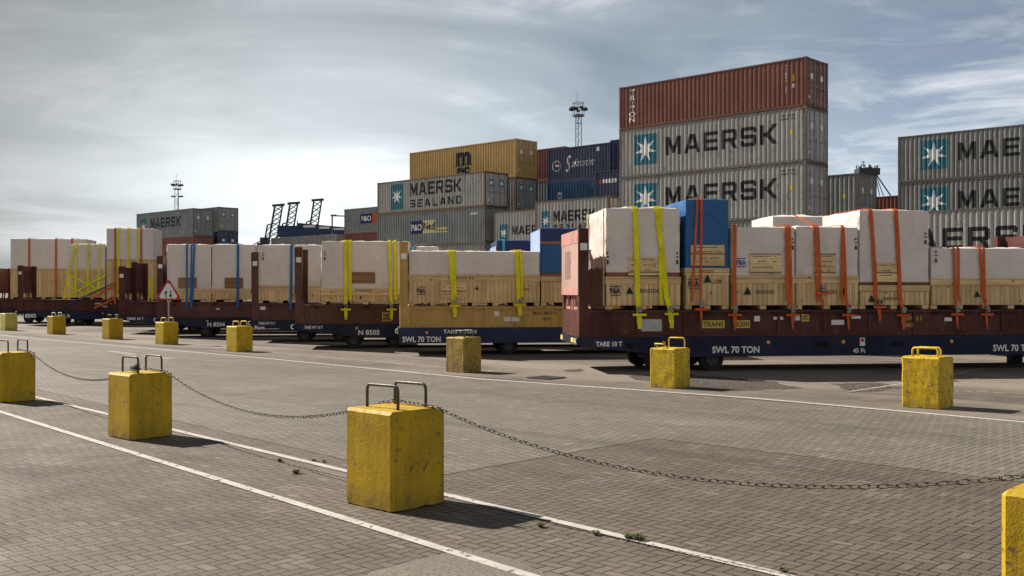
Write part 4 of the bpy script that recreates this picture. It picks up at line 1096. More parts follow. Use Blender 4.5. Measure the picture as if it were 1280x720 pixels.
# ------------------------------------------------------------------ cargo
W_PALE = wood('pine_boards_upright', (0.76, 0.54, 0.28)); W_PALEH = wood('pine_boards_level', (0.76, 0.54, 0.28), True, 0.15)
W_GREY = wood('weathered_boards', (0.22, 0.17, 0.13)); W_PANEL = wood('plywood_board', (0.80, 0.59, 0.32), True, 0.45)
W_BROWN = wood('brown_strip', (0.24, 0.10, 0.05), True, 0.3)
T_WHITE = tarp('white_tarpaulin', (0.66, 0.60, 0.56)); T_BLUE = tarp('blue_tarpaulin', (0.012, 0.10, 0.28)); T_NAVY = tarp('dark_blue_tarpaulin', (0.012, 0.028, 0.13)); T_LB = tarp('pale_blue_sheet', (0.30, 0.42, 0.70))
def grid_box(x0, x1, y0, y1, z0, z1, step, seed, amp, sag=0.0):
    nx = max(2, int((x1 - x0) / step)); ny = max(2, int((y1 - y0) / step)); nz = max(2, int((z1 - z0) / step))
    idx = {}; V = []; F = []
    def vid(i, j, k):
        key = (i, j, k)
        if key not in idx:
            p = Vector((x0 + (x1 - x0) * i / nx, y0 + (y1 - y0) * j / ny, z0 + (z1 - z0) * k / nz))
            nrm = Vector((-1 if i == 0 else (1 if i == nx else 0), -1 if j == 0 else (1 if j == ny else 0), 1 if k == nz else 0))
            cnt = abs(nrm.x) + abs(nrm.y) + abs(nrm.z)
            q = p + Vector((seed * 7.3, seed * 3.1, seed * 1.7))
            # long diagonal folds plus soft lumps
            a = noise.noise(Vector((q.x * .9 + q.z * .9, q.y * .9, q.z * 2.4 - q.x * .8)) * 1.1)
            b = noise.noise(q * 3.1); c = noise.noise(Vector((q.x * 2.0, q.y * 2.0, q.z * .55 + 5)))
            r = (1 - min(1, abs(a) * 3.5)) ** 2 + 0.55 * (1 - min(1, abs(c) * 4)) ** 2
            h = amp * (r * 0.9 + b * 0.30)
            if nrm.length > 0:
                nn = nrm.normalized(); fac = 1.0 if cnt == 1 else 0.25
                if k == 0: fac *= 0.2
                p = p + nn * h * fac
            if k == nz: p.z += sag * math.sin(math.pi * i / nx) * math.sin(math.pi * j / ny)
            if cnt >= 2 and k > 0:        # soften the edges a little
                p -= nrm.normalized() * 0.015
            idx[key] = len(V); V.append(tuple(p))
        return idx[key]
    for i in range(nx):
        for k in range(nz):
            F.append((vid(i, 0, k), vid(i + 1, 0, k), vid(i + 1, 0, k + 1), vid(i, 0, k + 1)))
            F.append((vid(i + 1, ny, k), vid(i, ny, k), vid(i, ny, k + 1), vid(i + 1, ny, k + 1)))
        for j in range(ny): F.append((vid(i, j, nz), vid(i + 1, j, nz), vid(i + 1, j + 1, nz), vid(i, j + 1, nz)))
    for j in range(ny):
        for k in range(nz):
            F.append((vid(0, j + 1, k), vid(0, j, k), vid(0, j, k + 1), vid(0, j + 1, k + 1)))
            F.append((vid(nx, j, k), vid(nx, j + 1, k), vid(nx, j + 1, k + 1), vid(nx, j, k + 1)))
    me = bpy.data.meshes.new('tarpaulin'); me.from_pydata(V, [], F); me.update()
    for p in me.polygons: p.use_smooth = True
    try: me.set_sharp_from_angle(angle=R(52))
    except Exception: pass
    return me
CRATES = {}
def crate(key, name, px0, px1, ytop, ywood, label, tar=T_WHITE, wd=None, depth=2.26, d0=0.12, strip=0.0, panels=(), marks=(), band=0.17, amp=0.022, step=0.10, hole=(), sag=0.02, group='crated loads on the flat racks', cat='crate', u0=None, u1=None, seams=()):
    f = FR[key]; wd = wd or W_PALE
    if u0 is None: u0 = f.u(px0, d0)
    if u1 is None: u1 = f.u(px1, d0)
    um = (u0 + u1) / 2; L = u1 - u0
    zt = f.z(ytop, um, d0) - FLOOR; zw = f.z(ywood, um, d0) - FLOOR if ywood else 0.14
    root = empty(name, f.w(u0, d0, FLOOR - 0.004), YAW, label, cat, group)
    CRATES[label] = (root, f, u0, u1, d0, depth, zt)
    n = max(2, int(L / 0.62)); 
    for k in range(n + 1):
        mb = MB(); x = k * (L - .16) / n; mb.box(x, x + .16, .02, depth - .02, 0, .10)
        mb.build('skid', W_PALEH, root)
    mb = MB(); mb.box(0, L, 0, depth, .102, zw)
    mb.build('timber_case', wd, root, bevel=.006)
    if zw > 0.5:
        mb = MB(); mb.box(-.018, L + .018, -.018, depth + .018, zw - band, zw + .004); mb.build('lid_band', W_PALEH, root, bevel=.005)
        for x in (0.0, L - .09):
            mb = MB(); mb.box(x, x + .09, -.016, -.001, .11, zw - band); mb.build('corner_batten', wd, root)
    if strip > 0:
        mb = MB(); mb.box(.012, L - .012, .012, depth - .012, zw + .006, zw + strip); mb.build('timber_strip', W_BROWN, root)
    me = grid_box(.0, L, .0, depth, zw + .008 + strip, zt, step, hash(label) % 97 if False else sum(map(ord, label)) % 97, amp, sag)
    link(me, 'tarpaulin', tar, root)
    def ux(px): return f.u(px, d0) - u0
    def zz(py, x): return f.z(py, x + u0, d0) - FLOOR
    for (a, b, y0, y1) in panels:
        xa, xb = ux(a), ux(b); mb = MB(); mb.box(xa, xb, -.045, -.020, zz(y1, xa), zz(y0, xa)); pb = mb.build('plywood_board', W_PANEL, root)
        mb = MB(); rr = random.Random(int(a)); zA, zB = zz(y1, xa), zz(y0, xa); zc = zB - .07
        while zc > zA + .08:
            x = xa + .06; xe = xb - rr.uniform(.05, .3) * (xb - xa)
            while x < xe:
                w_ = rr.uniform(.03, .09)
                if rr.random() < .8: mb.box(x, min(x + w_, xe), -.049, -.046, zc, zc + .018)
                x += w_ + .02
            zc -= rr.uniform(.08, .16)
        if mb.v: mb.build('stencilled_lines', MARK_K, pb)
    for (a, b, y0, y1) in hole:
        xa, xb = ux(a), ux(b); mb = MB(); mb.box(xa, xb, -.040, -.022, zz(y1, xa), zz(y0, xa)); mb.build('exposed_board', W_BRD, root)
    for mk in marks:
        kind, px, py = mk[0], mk[1], mk[2]; x = ux(px); z = zz(py, x); onT = z > zw
        ex = -.036 if onT else -.024
        if kind == 'tri':
            s_ = mk[3] / 82.0; mb2 = curve_mesh([[(-s_ / 2, 0), (s_ / 2, 0), (s_ * .15, s_ * .75), (0, s_), (-s_ * .15, s_ * .75)]])
            decal(mb2, 'stencil_triangle', mk[4] if len(mk) > 4 else MARK_G, root, x, z, .003, face='flat', extra=ex)
        elif kind == 'logo':
            mk = (mk[0], mk[1], mk[2], mk[3] * .64)
            decal(font('P&A', w=.46 * mk[3], h=.24 * mk[3], bold=.03), 'stencil_lettering', (MARK_BL if onT else MARK_B), root, x, z, .003, face='flat', extra=ex)
            decal(rect(.44 * mk[3], .02), 'stencil_lettering', (MARK_BL if onT else MARK_B), root, x + .02, z - .05, .003, face='flat', extra=ex)
            decal(rect(.46 * mk[3], .02), 'stencil_lettering', (MARK_BL if onT else MARK_B), root, x, z + .29 * mk[3], .003, face='flat', extra=ex)
        elif kind == 'txt':
            decal(font(mk[3], w=mk[4], h=mk[5], bold=.01, space=1.15), 'stencil_lettering', MARK_K, root, x, z, .003, face='flat', extra=ex)
        elif kind == 'tick':
            decal(rect(.05, .10), 'stencil_mark', MARK_K, root, x, z, .003, face='flat', extra=ex); decal(rect(.06, .03), 'stencil_mark', MARK_K, root, x, z + .16, .003, face='flat', extra=ex); decal(rect(.04, .05), 'stencil_mark', MARK_K, root, x, z + .24, .003, face='flat', extra=ex)
    return root
MARK_G = flat('stencil_green_black', (0.012, 0.03, 0.018), 0.7); MARK_B = flat('stencil_blue_black', (0.035, 0.05, 0.075), 0.7); MARK_BL = flat('stencil_blue', (0.03, 0.13, 0.30), 0.7)
W_BRD = wood('tan_exposed_board', (0.30, 0.17, 0.09), True, 0.2)

# nearest rack
c = crate('T1', 'wrapped_crate', 757.5, 850, 260, 346, 'tall grey white wrapped crate with two yellow straps next to the pink end wall', strip=.10, panels=[(785, 825, 321, 344)], marks=[('logo', 762, 367, .9), ('tri', 787, 367, 14), ('txt', 800, 366, 'RHODES', .55, .10), ('tick', 758, 330), ('tick', 845, 330)], amp=.04)
for yy in range(9):
    mb = MB(); mb.box(-.062, -.040, .02 + yy * .25, .02 + yy * .25 + (.20 if yy % 2 else .235), .10, 1.02 - .03 * (yy % 3)); mb.build('end_board', W_GREY, c)
mb = MB(); mb.box(-.064, -.042, .0, .06, .1, 2.4); mb.box(-.066, -.042, 2.06, 2.16, .1, 2.45); mb.build('end_batten', W_PALE, c)
crate('T1', 'wrapped_crate', 857, 911, 249, 335, 'tall blue covered crate with two thin orange red straps', tar=T_BLUE, panels=[(863, 905, 306, 332)], marks=[('logo', 860, 358, .9), ('tri', 884, 353, 16), ('txt', 874, 341, 'RHODES', .35, .08), ('txt', 893, 354, 'UK', .2, .1)], amp=.022)
crate('T1', 'wrapped_crate', 914.5, 993.5, 283.5, 345, 'white wrapped crate with blue printed letters, right of the tall blue crate', panels=[(937, 976, 317, 343)], marks=[('logo', 920, 331, .8), ('tri', 934, 368, 15), ('txt', 945, 367, 'RHODES', .45, .09), ('tick', 989, 312)], amp=.035)
crate('T1', 'wrapped_crate', 995, 1072.5, 283.5, 345, 'white wrapped crate directly left of the tall white one on the nearest rack', panels=[(1017, 1044, 317, 345)], marks=[('txt', 1024, 367, 'RHODES', .45, .09), ('tri', 1054, 368, 15), ('tick', 1068, 312)], amp=.035)
crate('T1', 'wrapped_crate', 1074.5, 1161, 262.5, 356, 'tallest white wrapped crate at right on the nearest rack', strip=.06, panels=[(1095, 1122, 328, 352)], marks=[('tri', 1089, 377, 14), ('txt', 1104, 375, 'RHODES', .4, .08), ('tick', 1155, 305)], amp=.03)
crate('T1', 'wrapped_crate', 1164, 1300, 310, 349, 'low white wrapped crate at the right edge on the nearest rack', marks=[('tri', 1221, 371, 13), ('tick', 1168, 328)], amp=.035)
# mustard rack
crate('T2', 'wrapped_crate', 511, 674.5, 314, 343, 'long low timber crate with a wrinkled white cover on the mustard flat rack', marks=[('logo', 521, 366, .9), ('tri', 596, 362, 9), ('txt', 560, 349, 'N GROSS KG', .8, .06), ('txt', 650, 363, 'RHODES', .3, .07)], band=.2, panels=[(551, 583, 352, 373)], amp=.03)
c = crate('T2', 'wrapped_crate', 676.5, 766, 285, 345, 'blue crate with an orange brown band behind the pink end wall', tar=T_BLUE, strip=.09, amp=.02)
f = FR['T2']
mb = MB(); mb.box(-.03, 2.25, -.03, 2.29, f.z(305, 6, .1) - FLOOR, f.z(302, 6, .1) - FLOOR); mb.build('timber_strip', W_BRNB if 'W_BRNB' in globals() else wood('orange_strip', (0.42, 0.16, 0.07), True, .3), c)
mb = MB(); mb.box(-.034, 2.2, -.034, -.03, f.z(301.8, 6, .1) - FLOOR, f.z(286, 6, .1) - FLOOR); mb.build('upper_cover', T_NAVY, c)
mb = MB(); mb.box(-.040, -.028, 0.0, 2.2, .95, f.z(287, 6, .1) - FLOOR); mb.build('end_sheet', T_LB, c)
# rack of the N 8505 trailer
crate('T3', 'wrapped_crate', 401.5, 513, 301.5, 361, 'white wrapped crate with two pairs of yellow straps left of the mustard post', hole=[(440, 469, 340, 354)], marks=[('tri', 451, 373, 7), ('txt', 444, 364, 'N RHODES', .55, .06), ('tick', 405, 325)], band=.24, amp=.03)
crate('T3', 'wrapped_crate', 514.5, 549, 308, 350, 'white wrapped crate top showing just right of the mustard post', amp=.03)
c = crate('T3', 'wrapped_crate', 621, 692, 300.5, 350, 'low blue crate top with a light blue strap above the long timber crate', tar=T_NAVY, amp=.015)
mb = MB(); mb.box(-.03, -.02, 0, 2.2, 1.0, f.z(300.5, 6, .1) - FLOOR); mb.build('end_sheet', T_LB, c)
# rack left of it
crate('T4', 'wrapped_crate', 322.5, 404, 306, 357, 'white wrapped crate between the two brown posts left of centre', marks=[('tri', 367, 370, 6), ('tick', 328, 325)], amp=.035)
# rack of the N 8504 trailer
crate('T5', 'wrapped_crate', 208.5, 264, 305.5, 361, 'white wrapped crate with three blue straps above the road sign', hole=[(223, 246, 347, 360)], marks=[('tri', 237, 373, 5)], amp=.025)
crate('T5', 'wrapped_crate', 265, 319, 305.5, 361, 'white wrapped crate with one blue strap right of the one with three', hole=[(281, 304, 347, 360)], marks=[('tri', 294, 373, 5)], amp=.025)
# far left
crate('T7', 'wrapped_crate', 133, 192, 285.5, 324, 'tallest far left wrapped crate, strapped yellow and orange, behind the bare end walls', amp=.02, band=.12)
crate('T7', 'wrapped_crate', 84, 131.5, 305, 336, 'far left white wrapped crate behind crossed yellow straps', amp=.025, band=.3)
crate('T8', 'wrapped_crate', 13, 108, 298.5, 336, 'wide two tier crate at the far left with thin orange straps', amp=.025, band=.1, step=.15)
c = crate('T9', 'wrapped_crate', 966, 1044, 270.5, 340, 'bulging white wrapped load behind the nearest crates with slanting orange straps', tar=tarp('cream_white_tarpaulin', (0.74, 0.70, 0.66)), amp=.03, sag=.12)
f8 = FR['T8']; root8 = CRATES['wide two tier crate at the far left with thin orange straps'][0]
f7 = FR['T7']

# ------------------------------------------------------------------ straps
def webbing(name, col):
    return paint(name, col, 0.75, rust=0.16, dirt=0.5, fade=0.12, rustcol=tuple(c * 0.4 + 0.01 for c in col), streak=False, scale=2.5, bumpd=0.003, spec=0.1)
S_Y = webbing('strap_yellow', (0.72, 0.65, 0.012)); S_O = webbing('strap_orange', (0.55, 0.10, 0.018)); S_B = webbing('strap_blue', (0.02, 0.13, 0.36)); S_LB = webbing('strap_light_blue', (0.05, 0.30, 0.52))
def ribbon(mb, pts, w, th=0.006, sx=None):
    """webbing: pts in local coordinates (u, depth, z); width runs along u"""
    P = [Vector(p) for p in pts]
    n = len(P); rows = []
    for i, p in enumerate(P):
        t = (P[min(i + 1, n - 1)] - P[max(i - 1, 0)]).normalized()
        a = Vector((1, 0, 0)); a = (a - t * a.dot(t))
        if a.length < 0.3: a = Vector((0, 0, 1)) - t * t.z
        a.normalize(); nn = t.cross(a)
        rows.append([p + a * w / 2 + nn * th / 2, p - a * w / 2 + nn * th / 2, p - a * w / 2 - nn * th / 2, p + a * w / 2 - nn * th / 2])
    vs = [q for r in rows for q in r]; fs = []
    for i in range(n - 1):
        for k in range(4): fs.append((i * 4 + k, i * 4 + (k + 1) % 4, i * 4 + 4 + (k + 1) % 4, i * 4 + 4 + k))
    fs += [(3, 2, 1, 0), tuple(4 * (n - 1) + k for k in range(4))]
    mb.add(vs, fs)
def strap(key, xt, yt, xb, yb, mat, label, w=.07, ratchet=True, depth=2.26, d0=.12, xt2=None, group='load straps over the crates', yr=None):
    f = FR[key]; dd = d0 - .055
    ut = f.u(xt, dd); ub = f.u(xb, dd); zt = f.z(yt, ut, d0) + .03; zb = f.z(yb, ub, dd)
    ub0 = ub
    root = empty('cargo_strap', f.w(ub, 0, zb), YAW, label, 'cargo strap', group)
    def Lc(u, d, z): return (u - ub, d, z - zb)
    mb = MB(); path = [Lc(ub, -.012, zb + .14)]
    path.append(Lc(ub + (ut - ub) * .08, .02, FLOOR + .03)) if zb + .14 < FLOOR else None
    path += [Lc(ub + (ut - ub) * .3, dd, FLOOR + .3), Lc(ub + (ut - ub) * .65, dd - .004, FLOOR + (zt - FLOOR) * .6), Lc(ut, dd, zt - .05), Lc(ut, d0 + .02, zt + .012), Lc(ut, d0 + depth / 2, zt + .03), Lc(ut, d0 + depth - .02, zt + .012), Lc(ut, d0 + depth + .055, zt - .05), Lc(ut, d0 + depth + .05, FLOOR + .05)]
    ribbon(mb, path, w); mb.build('webbing', mat, root)
    if ratchet:
        mb = MB(); ribbon(mb, [Lc(ub, -.022, zb + .16), Lc(ub, -.022, zb + .02)], w * .75); 
        mb.build('tail_webbing', mat, root)
        mb = MB(); mb.box(-.17, .17, -.032, -.020, .33, .385); mb.build('edge_protector', mat, root)
        mb = MB(); mb.box(-.05, .05, -.06, -.015, .42, .56); mb.cyl((0, -.05, .49), (1, 0, 0), .022, .13, 10); mb.build('ratchet', M_ROD, root)
        mb = MB(); mb.tube([(-.03, -.022, .02), (0, -.022, -.05), (.03, -.022, .02)], .008, 6, closed=True); mb.build('hook', M_ROD, root)
    return root
strap('T1', 794, 260, 798.5, 412, S_Y, 'left yellow strap on the tall grey white crate', w=.125)
strap('T1', 821, 260, 838.5, 411, S_Y, 'right slanting yellow strap on the tall grey white crate', w=.125)
strap('T1', 826, 260, 826, 388, S_Y, 'short yellow strap leg behind the slanting one', w=.08, ratchet=False)
strap('T1', 872, 249, 863, 385, S_O, 'left thin strap down the tall blue crate', w=.055, ratchet=False)
strap('T1', 877, 249, 875.5, 405, S_O, 'right thin strap down the tall blue crate', w=.055)
strap('T1', 918.5, 283.5, 917.5, 412, S_O, 'wide orange strap at the left edge of the crate with blue letters', w=.095)
strap('T1', 983, 283.5, 985, 385, S_O, 'inner orange strap near the right edge of the crate with blue letters', w=.07, ratchet=False)
strap('T1', 987, 283.5, 989.5, 412, S_O, 'orange strap with hook at the seam between the two middle white crates', w=.07)
strap('T1', 1018.5, 283.5, 1022.5, 385, S_O, 'left leg of the orange strap over the plywood board of the second white crate', w=.06, ratchet=False)
strap('T1', 1022.5, 283.5, 1027.5, 385, S_O, 'right leg of the orange strap over the plywood board of the second white crate', w=.06, ratchet=True)
strap('T1', 1053, 283.5, 1051.5, 385, S_O, 'inner orange strap left of the tall white crate', w=.055, ratchet=False)
strap('T1', 1054, 283.5, 1059, 412, S_O, 'slanting orange strap just left of the tall white crate', w=.07)
strap('T1', 1088.5, 262.5, 1098, 402, S_O, 'left orange strap on the tall white crate at right', w=.09)
strap('T1', 1120, 262.5, 1127.5, 412, S_O, 'right orange strap on the tall white crate at right', w=.10)
strap('T1', 1192.5, 310, 1194.5, 411, S_O, 'left orange strap on the low crate at the right edge', w=.06)
strap('T1', 1198, 310, 1198.5, 385, S_O, 'second orange strap on the low crate at the right edge', w=.06, ratchet=False)
strap('T1', 1225, 310, 1231.5, 411, S_O, 'third, slanting orange strap on the low crate at the right edge', w=.06)
strap('T1', 1230, 310, 1231, 385, S_O, 'fourth orange strap on the low crate at the right edge', w=.06, ratchet=False)
strap('T2', 563, 314, 568.5, 397, S_Y, 'left yellow strap on the long timber crate', w=.13)
strap('T2', 567, 314, 571, 377, S_Y, 'inner yellow strap leg left on the long timber crate', w=.07, ratchet=False)
strap('T2', 646, 314, 649.5, 396, S_Y, 'right yellow strap on the long timber crate', w=.13)
strap('T2', 651, 314, 654, 377, S_Y, 'inner yellow strap leg right on the long timber crate', w=.07, ratchet=False)
strap('T3', 431.8, 301.5, 432.5, 400, S_Y, 'first yellow strap from the left on the four strap white crate', w=.11)
strap('T3', 437.5, 301.5, 438, 380, S_Y, 'second yellow strap from the left on the four strap white crate', w=.10, ratchet=False)
strap('T3', 486.5, 301.5, 489.5, 400, S_Y, 'third yellow strap from the left on the four strap white crate', w=.10)
strap('T3', 493.5, 301.5, 495, 380, S_Y, 'fourth yellow strap from the left on the four strap white crate', w=.10, ratchet=False)
strap('T3', 629.5, 300.5, 629.5, 378, S_LB, 'light blue strap on the low blue crate top', w=.10, ratchet=False)
strap('T3', 519, 308, 519, 378, S_LB, 'light blue strap right beside the mustard post', w=.08, ratchet=False)
strap('T4', 364.5, 306, 363.5, 392, S_B, 'blue strap just left of the brown double post', w=.10, ratchet=False)
strap('T5', 233.5, 305.5, 233.5, 389, S_B, 'first blue strap of the three above the road sign', w=.07, ratchet=False)
strap('T5', 239.5, 305.5, 238, 380, S_B, 'second blue strap of the three above the road sign', w=.06, ratchet=False)
strap('T5', 243, 305.5, 239.5, 389, S_B, 'third blue strap of the three above the road sign', w=.08, ratchet=False)
strap('T5', 297.5, 305.5, 297, 389, S_B, 'single blue strap on the right hand blue strapped crate', w=.10, ratchet=False)
for xx, mm, lb in ((144, S_O, 'left orange strap on the tallest far left crate'), (148.5, S_Y, 'left yellow strap on the tallest far left crate'), (160, S_Y, 'middle yellow strap on the tallest far left crate'), (172, S_Y, 'right yellow strap on the tallest far left crate'), (176.5, S_O, 'right orange strap on the tallest far left crate')):
    strap('T7', xx, 285.5, xx, 374, mm, lb, w=.10, ratchet=False)
for xx, xb_, lb in ((95, 94, 'upright yellow strap left in the crossed group'), (110, 110, 'middle upright yellow strap in the crossed group'), (124.5, 123, 'right upright yellow strap in the crossed group')):
    strap('T7', xx, 305, xb_, 374, S_Y, lb, w=.11, ratchet=False)
for xx, lb in ((36.5, 'left orange strap on the wide two tier crate'), (70, 'middle orange strap on the wide two tier crate'), (90, 'right orange strap on the wide two tier crate')):
    strap('T8', xx, 298.5, xx, 374, S_O, lb, w=.11, ratchet=False)
def lash(key, x0, y0, x1, y1, mat, label, w=.08, d=-.02, g='slanting lashings across the far left loads'):
    f = FR[key]; u0, u1 = f.u(x0, d), f.u(x1, d); z0, z1 = f.z(y0, u0, d), f.z(y1, u1, d)
    mb = MB(); mb.bar((0, 0, 0), (u1 - u0, 0, z1 - z0), .012, w, up=(0, 0, 1)) if abs(u1 - u0) > .4 * abs(z1 - z0) else mb.bar((0, 0, 0), (u1 - u0, 0, z1 - z0), w, .012, up=(0, 1, 0))
    o = mb.build('lashing_strap', mat, None, f.w(u0, d, z0), YAW); tag(o, label, 'lashing strap', g)
lash('T7', 94, 306, 79, 373, S_Y, 'long slanting yellow lashing at the left of the crossed group')
lash('T7', 83, 341, 121, 361, S_Y, 'upper falling yellow lashing of the crossed group')
lash('T7', 83, 356, 111, 370, S_Y, 'lower falling yellow lashing of the crossed group', d=-.035)
lash('T7', 79, 373, 132, 344, S_Y, 'upper rising yellow lashing of the crossed group', d=-.05)
lash('T7', 97, 371, 130, 357, S_Y, 'lower rising yellow lashing of the crossed group', d=-.065)
lash('T7', 70, 388, 142, 354, flat('lashing_dark_blue', (0.03, 0.06, 0.12), .7), 'long dark blue lashing rising to the bare end walls', d=-.08, w=.06)
lash('T7', 115, 373, 143, 357, S_O, 'upper orange lashing by the bare end walls', d=-.095, w=.10)
lash('T7', 118, 385, 143, 373, S_O, 'lower orange lashing by the bare end walls', d=-.11, w=.10)
lash('T7', 143.5, 350, 143.5, 380, S_O, 'upright orange lashing beside the bare end walls', d=-.125, w=.09)
lash('T5', 197.5, 323, 199.5, 375, S_O, 'thin orange lashing left of the blue strapped crates', d=-.03, w=.05) if False else None
lash('T6b', 187.5, 348, 185.5, 380, S_Y, 'left yellow strap end below the left stack beside the end wall', d=.3, w=.09)
lash('T6b', 190.5, 348, 190.0, 380, S_Y, 'right yellow strap end below the left stack beside the end wall', d=.3, w=.09)
# slanting straps on the bulging load
f = FR['T9']
for (x0, y0, x1, y1, lb) in ((992, 269.5, 1019, 283, 'left slanting pale orange strap on the bulging white load'), (1031, 270, 1052, 280, 'right slanting pale orange strap on the bulging white load')):
    u0, u1 = f.u(x0, .0), f.u(x1, -1.2); mb = MB(); z0 = f.z(y0, u0, 0); z1 = f.z(y1, u1, -1.2)
    mb.bar((0, 0, 0), (u1 - u0, -1.2, z1 - z0), .10, .012); o = mb.build('lashing_strap', S_O, None, f.w(u0, .0, z0 + .03), YAW); tag(o, lb, 'lashing strap')

# ------------------------------------------------------------------ road sign on its block
sx, sy = loc_block(b4, .22, .32, 0).x, loc_block(b4, .22, .32, 0).y
s4 = FPX / sy
root = empty('road_sign', (sx, sy, .815), R(4), 'red edged triangular two way traffic sign on a grey post', 'road sign')
mb = MB(); mb.cyl((0, 0, .65), (0, 0, 1), .032, 1.3, 12); mb.build('post', paint('galvanised_post', (0.33, 0.33, 0.32), .45, rust=.1, dirt=.3, metallic=.4), root, smooth=False)
hs = .80; 
def tri(r):
    out = []
    for a in (90, 210, 330):
        for k in (-12, 0, 12):
            th = R(a + k * 0.55 * (.46 / r)); rad = r * (1 if k == 0 else .985); out.append((rad * math.cos(th), rad * math.sin(th)))
    return [(x, y) for x, y in out]
def triprism(name, r, y0, y1, mat, par):
    p = tri(r); mb = MB(); mb.prism([(x, z) for x, z in p][::1], y0, y1); o = mb.build(name, mat, par); o.location = (0, 0, 1.08); return o
M_SR = flat('sign_red', (0.45, 0.02, 0.03), .4); M_SW = flat('sign_white', (0.72, 0.70, 0.68), .4); M_SK = flat('sign_black', (0.01, 0.01, 0.01), .4)
pl = triprism('sign_panel', .46, -.060, -.040, M_SR, root); triprism('sign_face', .345, -.068, -.0605, M_SW, pl).location = (0, 0, 0)
for x, up in ((-.085, 1), (.085, -1)):
    mb = MB(); p = [(-.02, -.13), (.02, -.13), (.02, .04), (.062, .04), (0, .14), (-.062, .04), (-.02, .04)]
    if up < 0: p = [(a, -b) for a, b in p][::-1]
    mb.prism([(a + x, b - .05) for a, b in p], -.074, -.0685); mb.build('arrow', M_SK, pl)

# ------------------------------------------------------------------ masts, cranes, gantry
M_GALV = flat('mast_steel', (0.16, 0.17, 0.18), .6); M_LAMPB = flat('floodlight_body', (0.035, 0.037, 0.04), .6); M_NAVYST = flat('crane_navy', (0.025, 0.045, 0.11), .6); M_TEALST = flat('crane_dark_teal', (0.03, 0.055, 0.06), .6)
def mast(px, s, ztop, label, lower=False):
    Y = FPX / s; X = (px - CX) / s
    root = empty('floodlight_mast', (X, Y, 0), 0, label, 'floodlight mast', 'floodlight masts above the yard')
    mb = MB(); hb = ztop - 2.0
    for a, b in ((-.5, -.45), (.5, -.45), (0, .5)): mb.bar((a, b, 0), (a * .85, b * .85, hb), .09)
    k = 0; z = 0; P = [(-.45, -.4), (.45, -.4), (0, .45)]
    while z < hb - 1:
        for i in range(3):
            a, b = P[i], P[(i + 1) % 3]
            mb.bar((*a, z), (*b, z + 1.1), .04); 
            if k % 4 == 0: mb.bar((*a, z), (*b, z), .06)
        z += 1.1; k += 1
    mb.build('lattice', M_GALV, root)
    mb = MB(); n = 16
    for zz, r in ((hb, .85), (hb + .12, .85), (hb + 1.0, .85), (hb + 1.9, .8)):
        mb.tube([(r * math.cos(6.283 * i / n), r * math.sin(6.283 * i / n), zz) for i in range(n)], .05, 5, closed=True)
    for i in range(8):
        a = 6.283 * i / 8; mb.bar((.85 * math.cos(a), .85 * math.sin(a), hb), (.8 * math.cos(a), .8 * math.sin(a), hb + 1.9), .05)
    mb.cyl((0, 0, hb + .04), (0, 0, 1), .82, .10, 16)
    mb.bar((-.2, 0, hb), (-.2, 0, ztop + 1.4), .05)
    mb.build('platform', M_GALV, root)
    for i in range(9):
        a = 6.283 * (i + .2) / 9; c, s_ = math.cos(a), math.sin(a)
        mb = MB(); mb.bar((.82 * c, .82 * s_, hb + .85 + .25 * (i % 2)), (1.35 * c, 1.35 * s_, hb + 1.0 + .1 * (i % 2)), .5, .28); mb.build('floodlight', M_LAMPB, root)
    if lower:
        for sg in (-1, 1):
            mb = MB(); mb.bar((.4 * sg, 0, hb - 1.6), (1.3 * sg, 0, hb - 1.5), .5, .3); mb.build('floodlight', M_LAMPB, root)
mast(723, 8.6, 29.5, 'taller lattice floodlight mast behind the navy script lettered container')
mast(221.5, 5.6, 26.8, 'thin distant floodlight mast above the far left containers', True)

def boom_crane(px, s, ytop, label):
    Y = FPX / s; X = (px - CX) / s; H = EYE + (HY - ytop) / s
    root = empty('quay_crane', (X, Y, 0), R(10), label, 'quay crane', 'quay cranes with raised booms on the horizon')
    mb = MB()
    for x in (-9, 9):
        for y in (-8, 8): mb.bar((x, y, 0), (x * .8, y, 38), 1.6)
        mb.bar((x * .9, -8, 20), (x * .9, 8, 20), 1.3); mb.bar((x, -8, 2), (x * .8, 8, 36), .8)
    for y in (-8, 8): mb.bar((-9, y, 22), (9, y, 22), 1.2)
    mb.bar((-10, 0, 38), (30, 0, 38), 2.2, 2.4)
    mb.build('portal_frame', M_TEALST, root)
    # boom raised to the right and slightly leaning: two chords with bracing, seen in perspective as a ladder
    mb = MB(); b0 = Vector((-5, 0, 36)); tip = Vector((1.5, 0, H)); w_ = Vector((6.6, 0, 1))
    for q in (0, 3.0):
        off = Vector((0, q, 0))
        mb.bar(b0 + off, tip + off, 1.4); mb.bar(b0 + w_ + off, tip + w_ + off, 1.2)
        n = 9
        for k in range(n):
            a = (b0 + off).lerp(tip + off, k / n); b = (b0 + w_ + off).lerp(tip + w_ + off, (k + 1) / n); mb.bar(a, b, .6)
            a = (b0 + off).lerp(tip + off, (k + 1) / n); c_ = (b0 + w_ + off).lerp(tip + w_ + off, k / n); mb.bar(c_, a, .5)
    mb.bar(tip - Vector((2, 0, -1)), tip + w_ + Vector((2, 0, 1)), 2.0); mb.build('raised_boom', M_TEALST, root)
    mb = MB(); a0 = Vector((-12, 0, 38)); a0 = Vector((-9.5, 0, 30)); a1 = Vector((-4.5, 0, 38 + (H - 38) * .58))
    mb.bar(a0, a1, 1.3); mb.bar(a1, (1, 0, 38 + (H - 38) * .62), 1.1)
    for k in range(5): mb.bar(a0.lerp(a1, k / 5), b0.lerp(tip, k * .66 / 5 + .08), .6)
    mb.build('back_tower', M_TEALST, root)
    mb = MB(); mb.box(-13, -4, -5, 5, 39, 44); mb.build('machine_house', M_NAVYST, root)
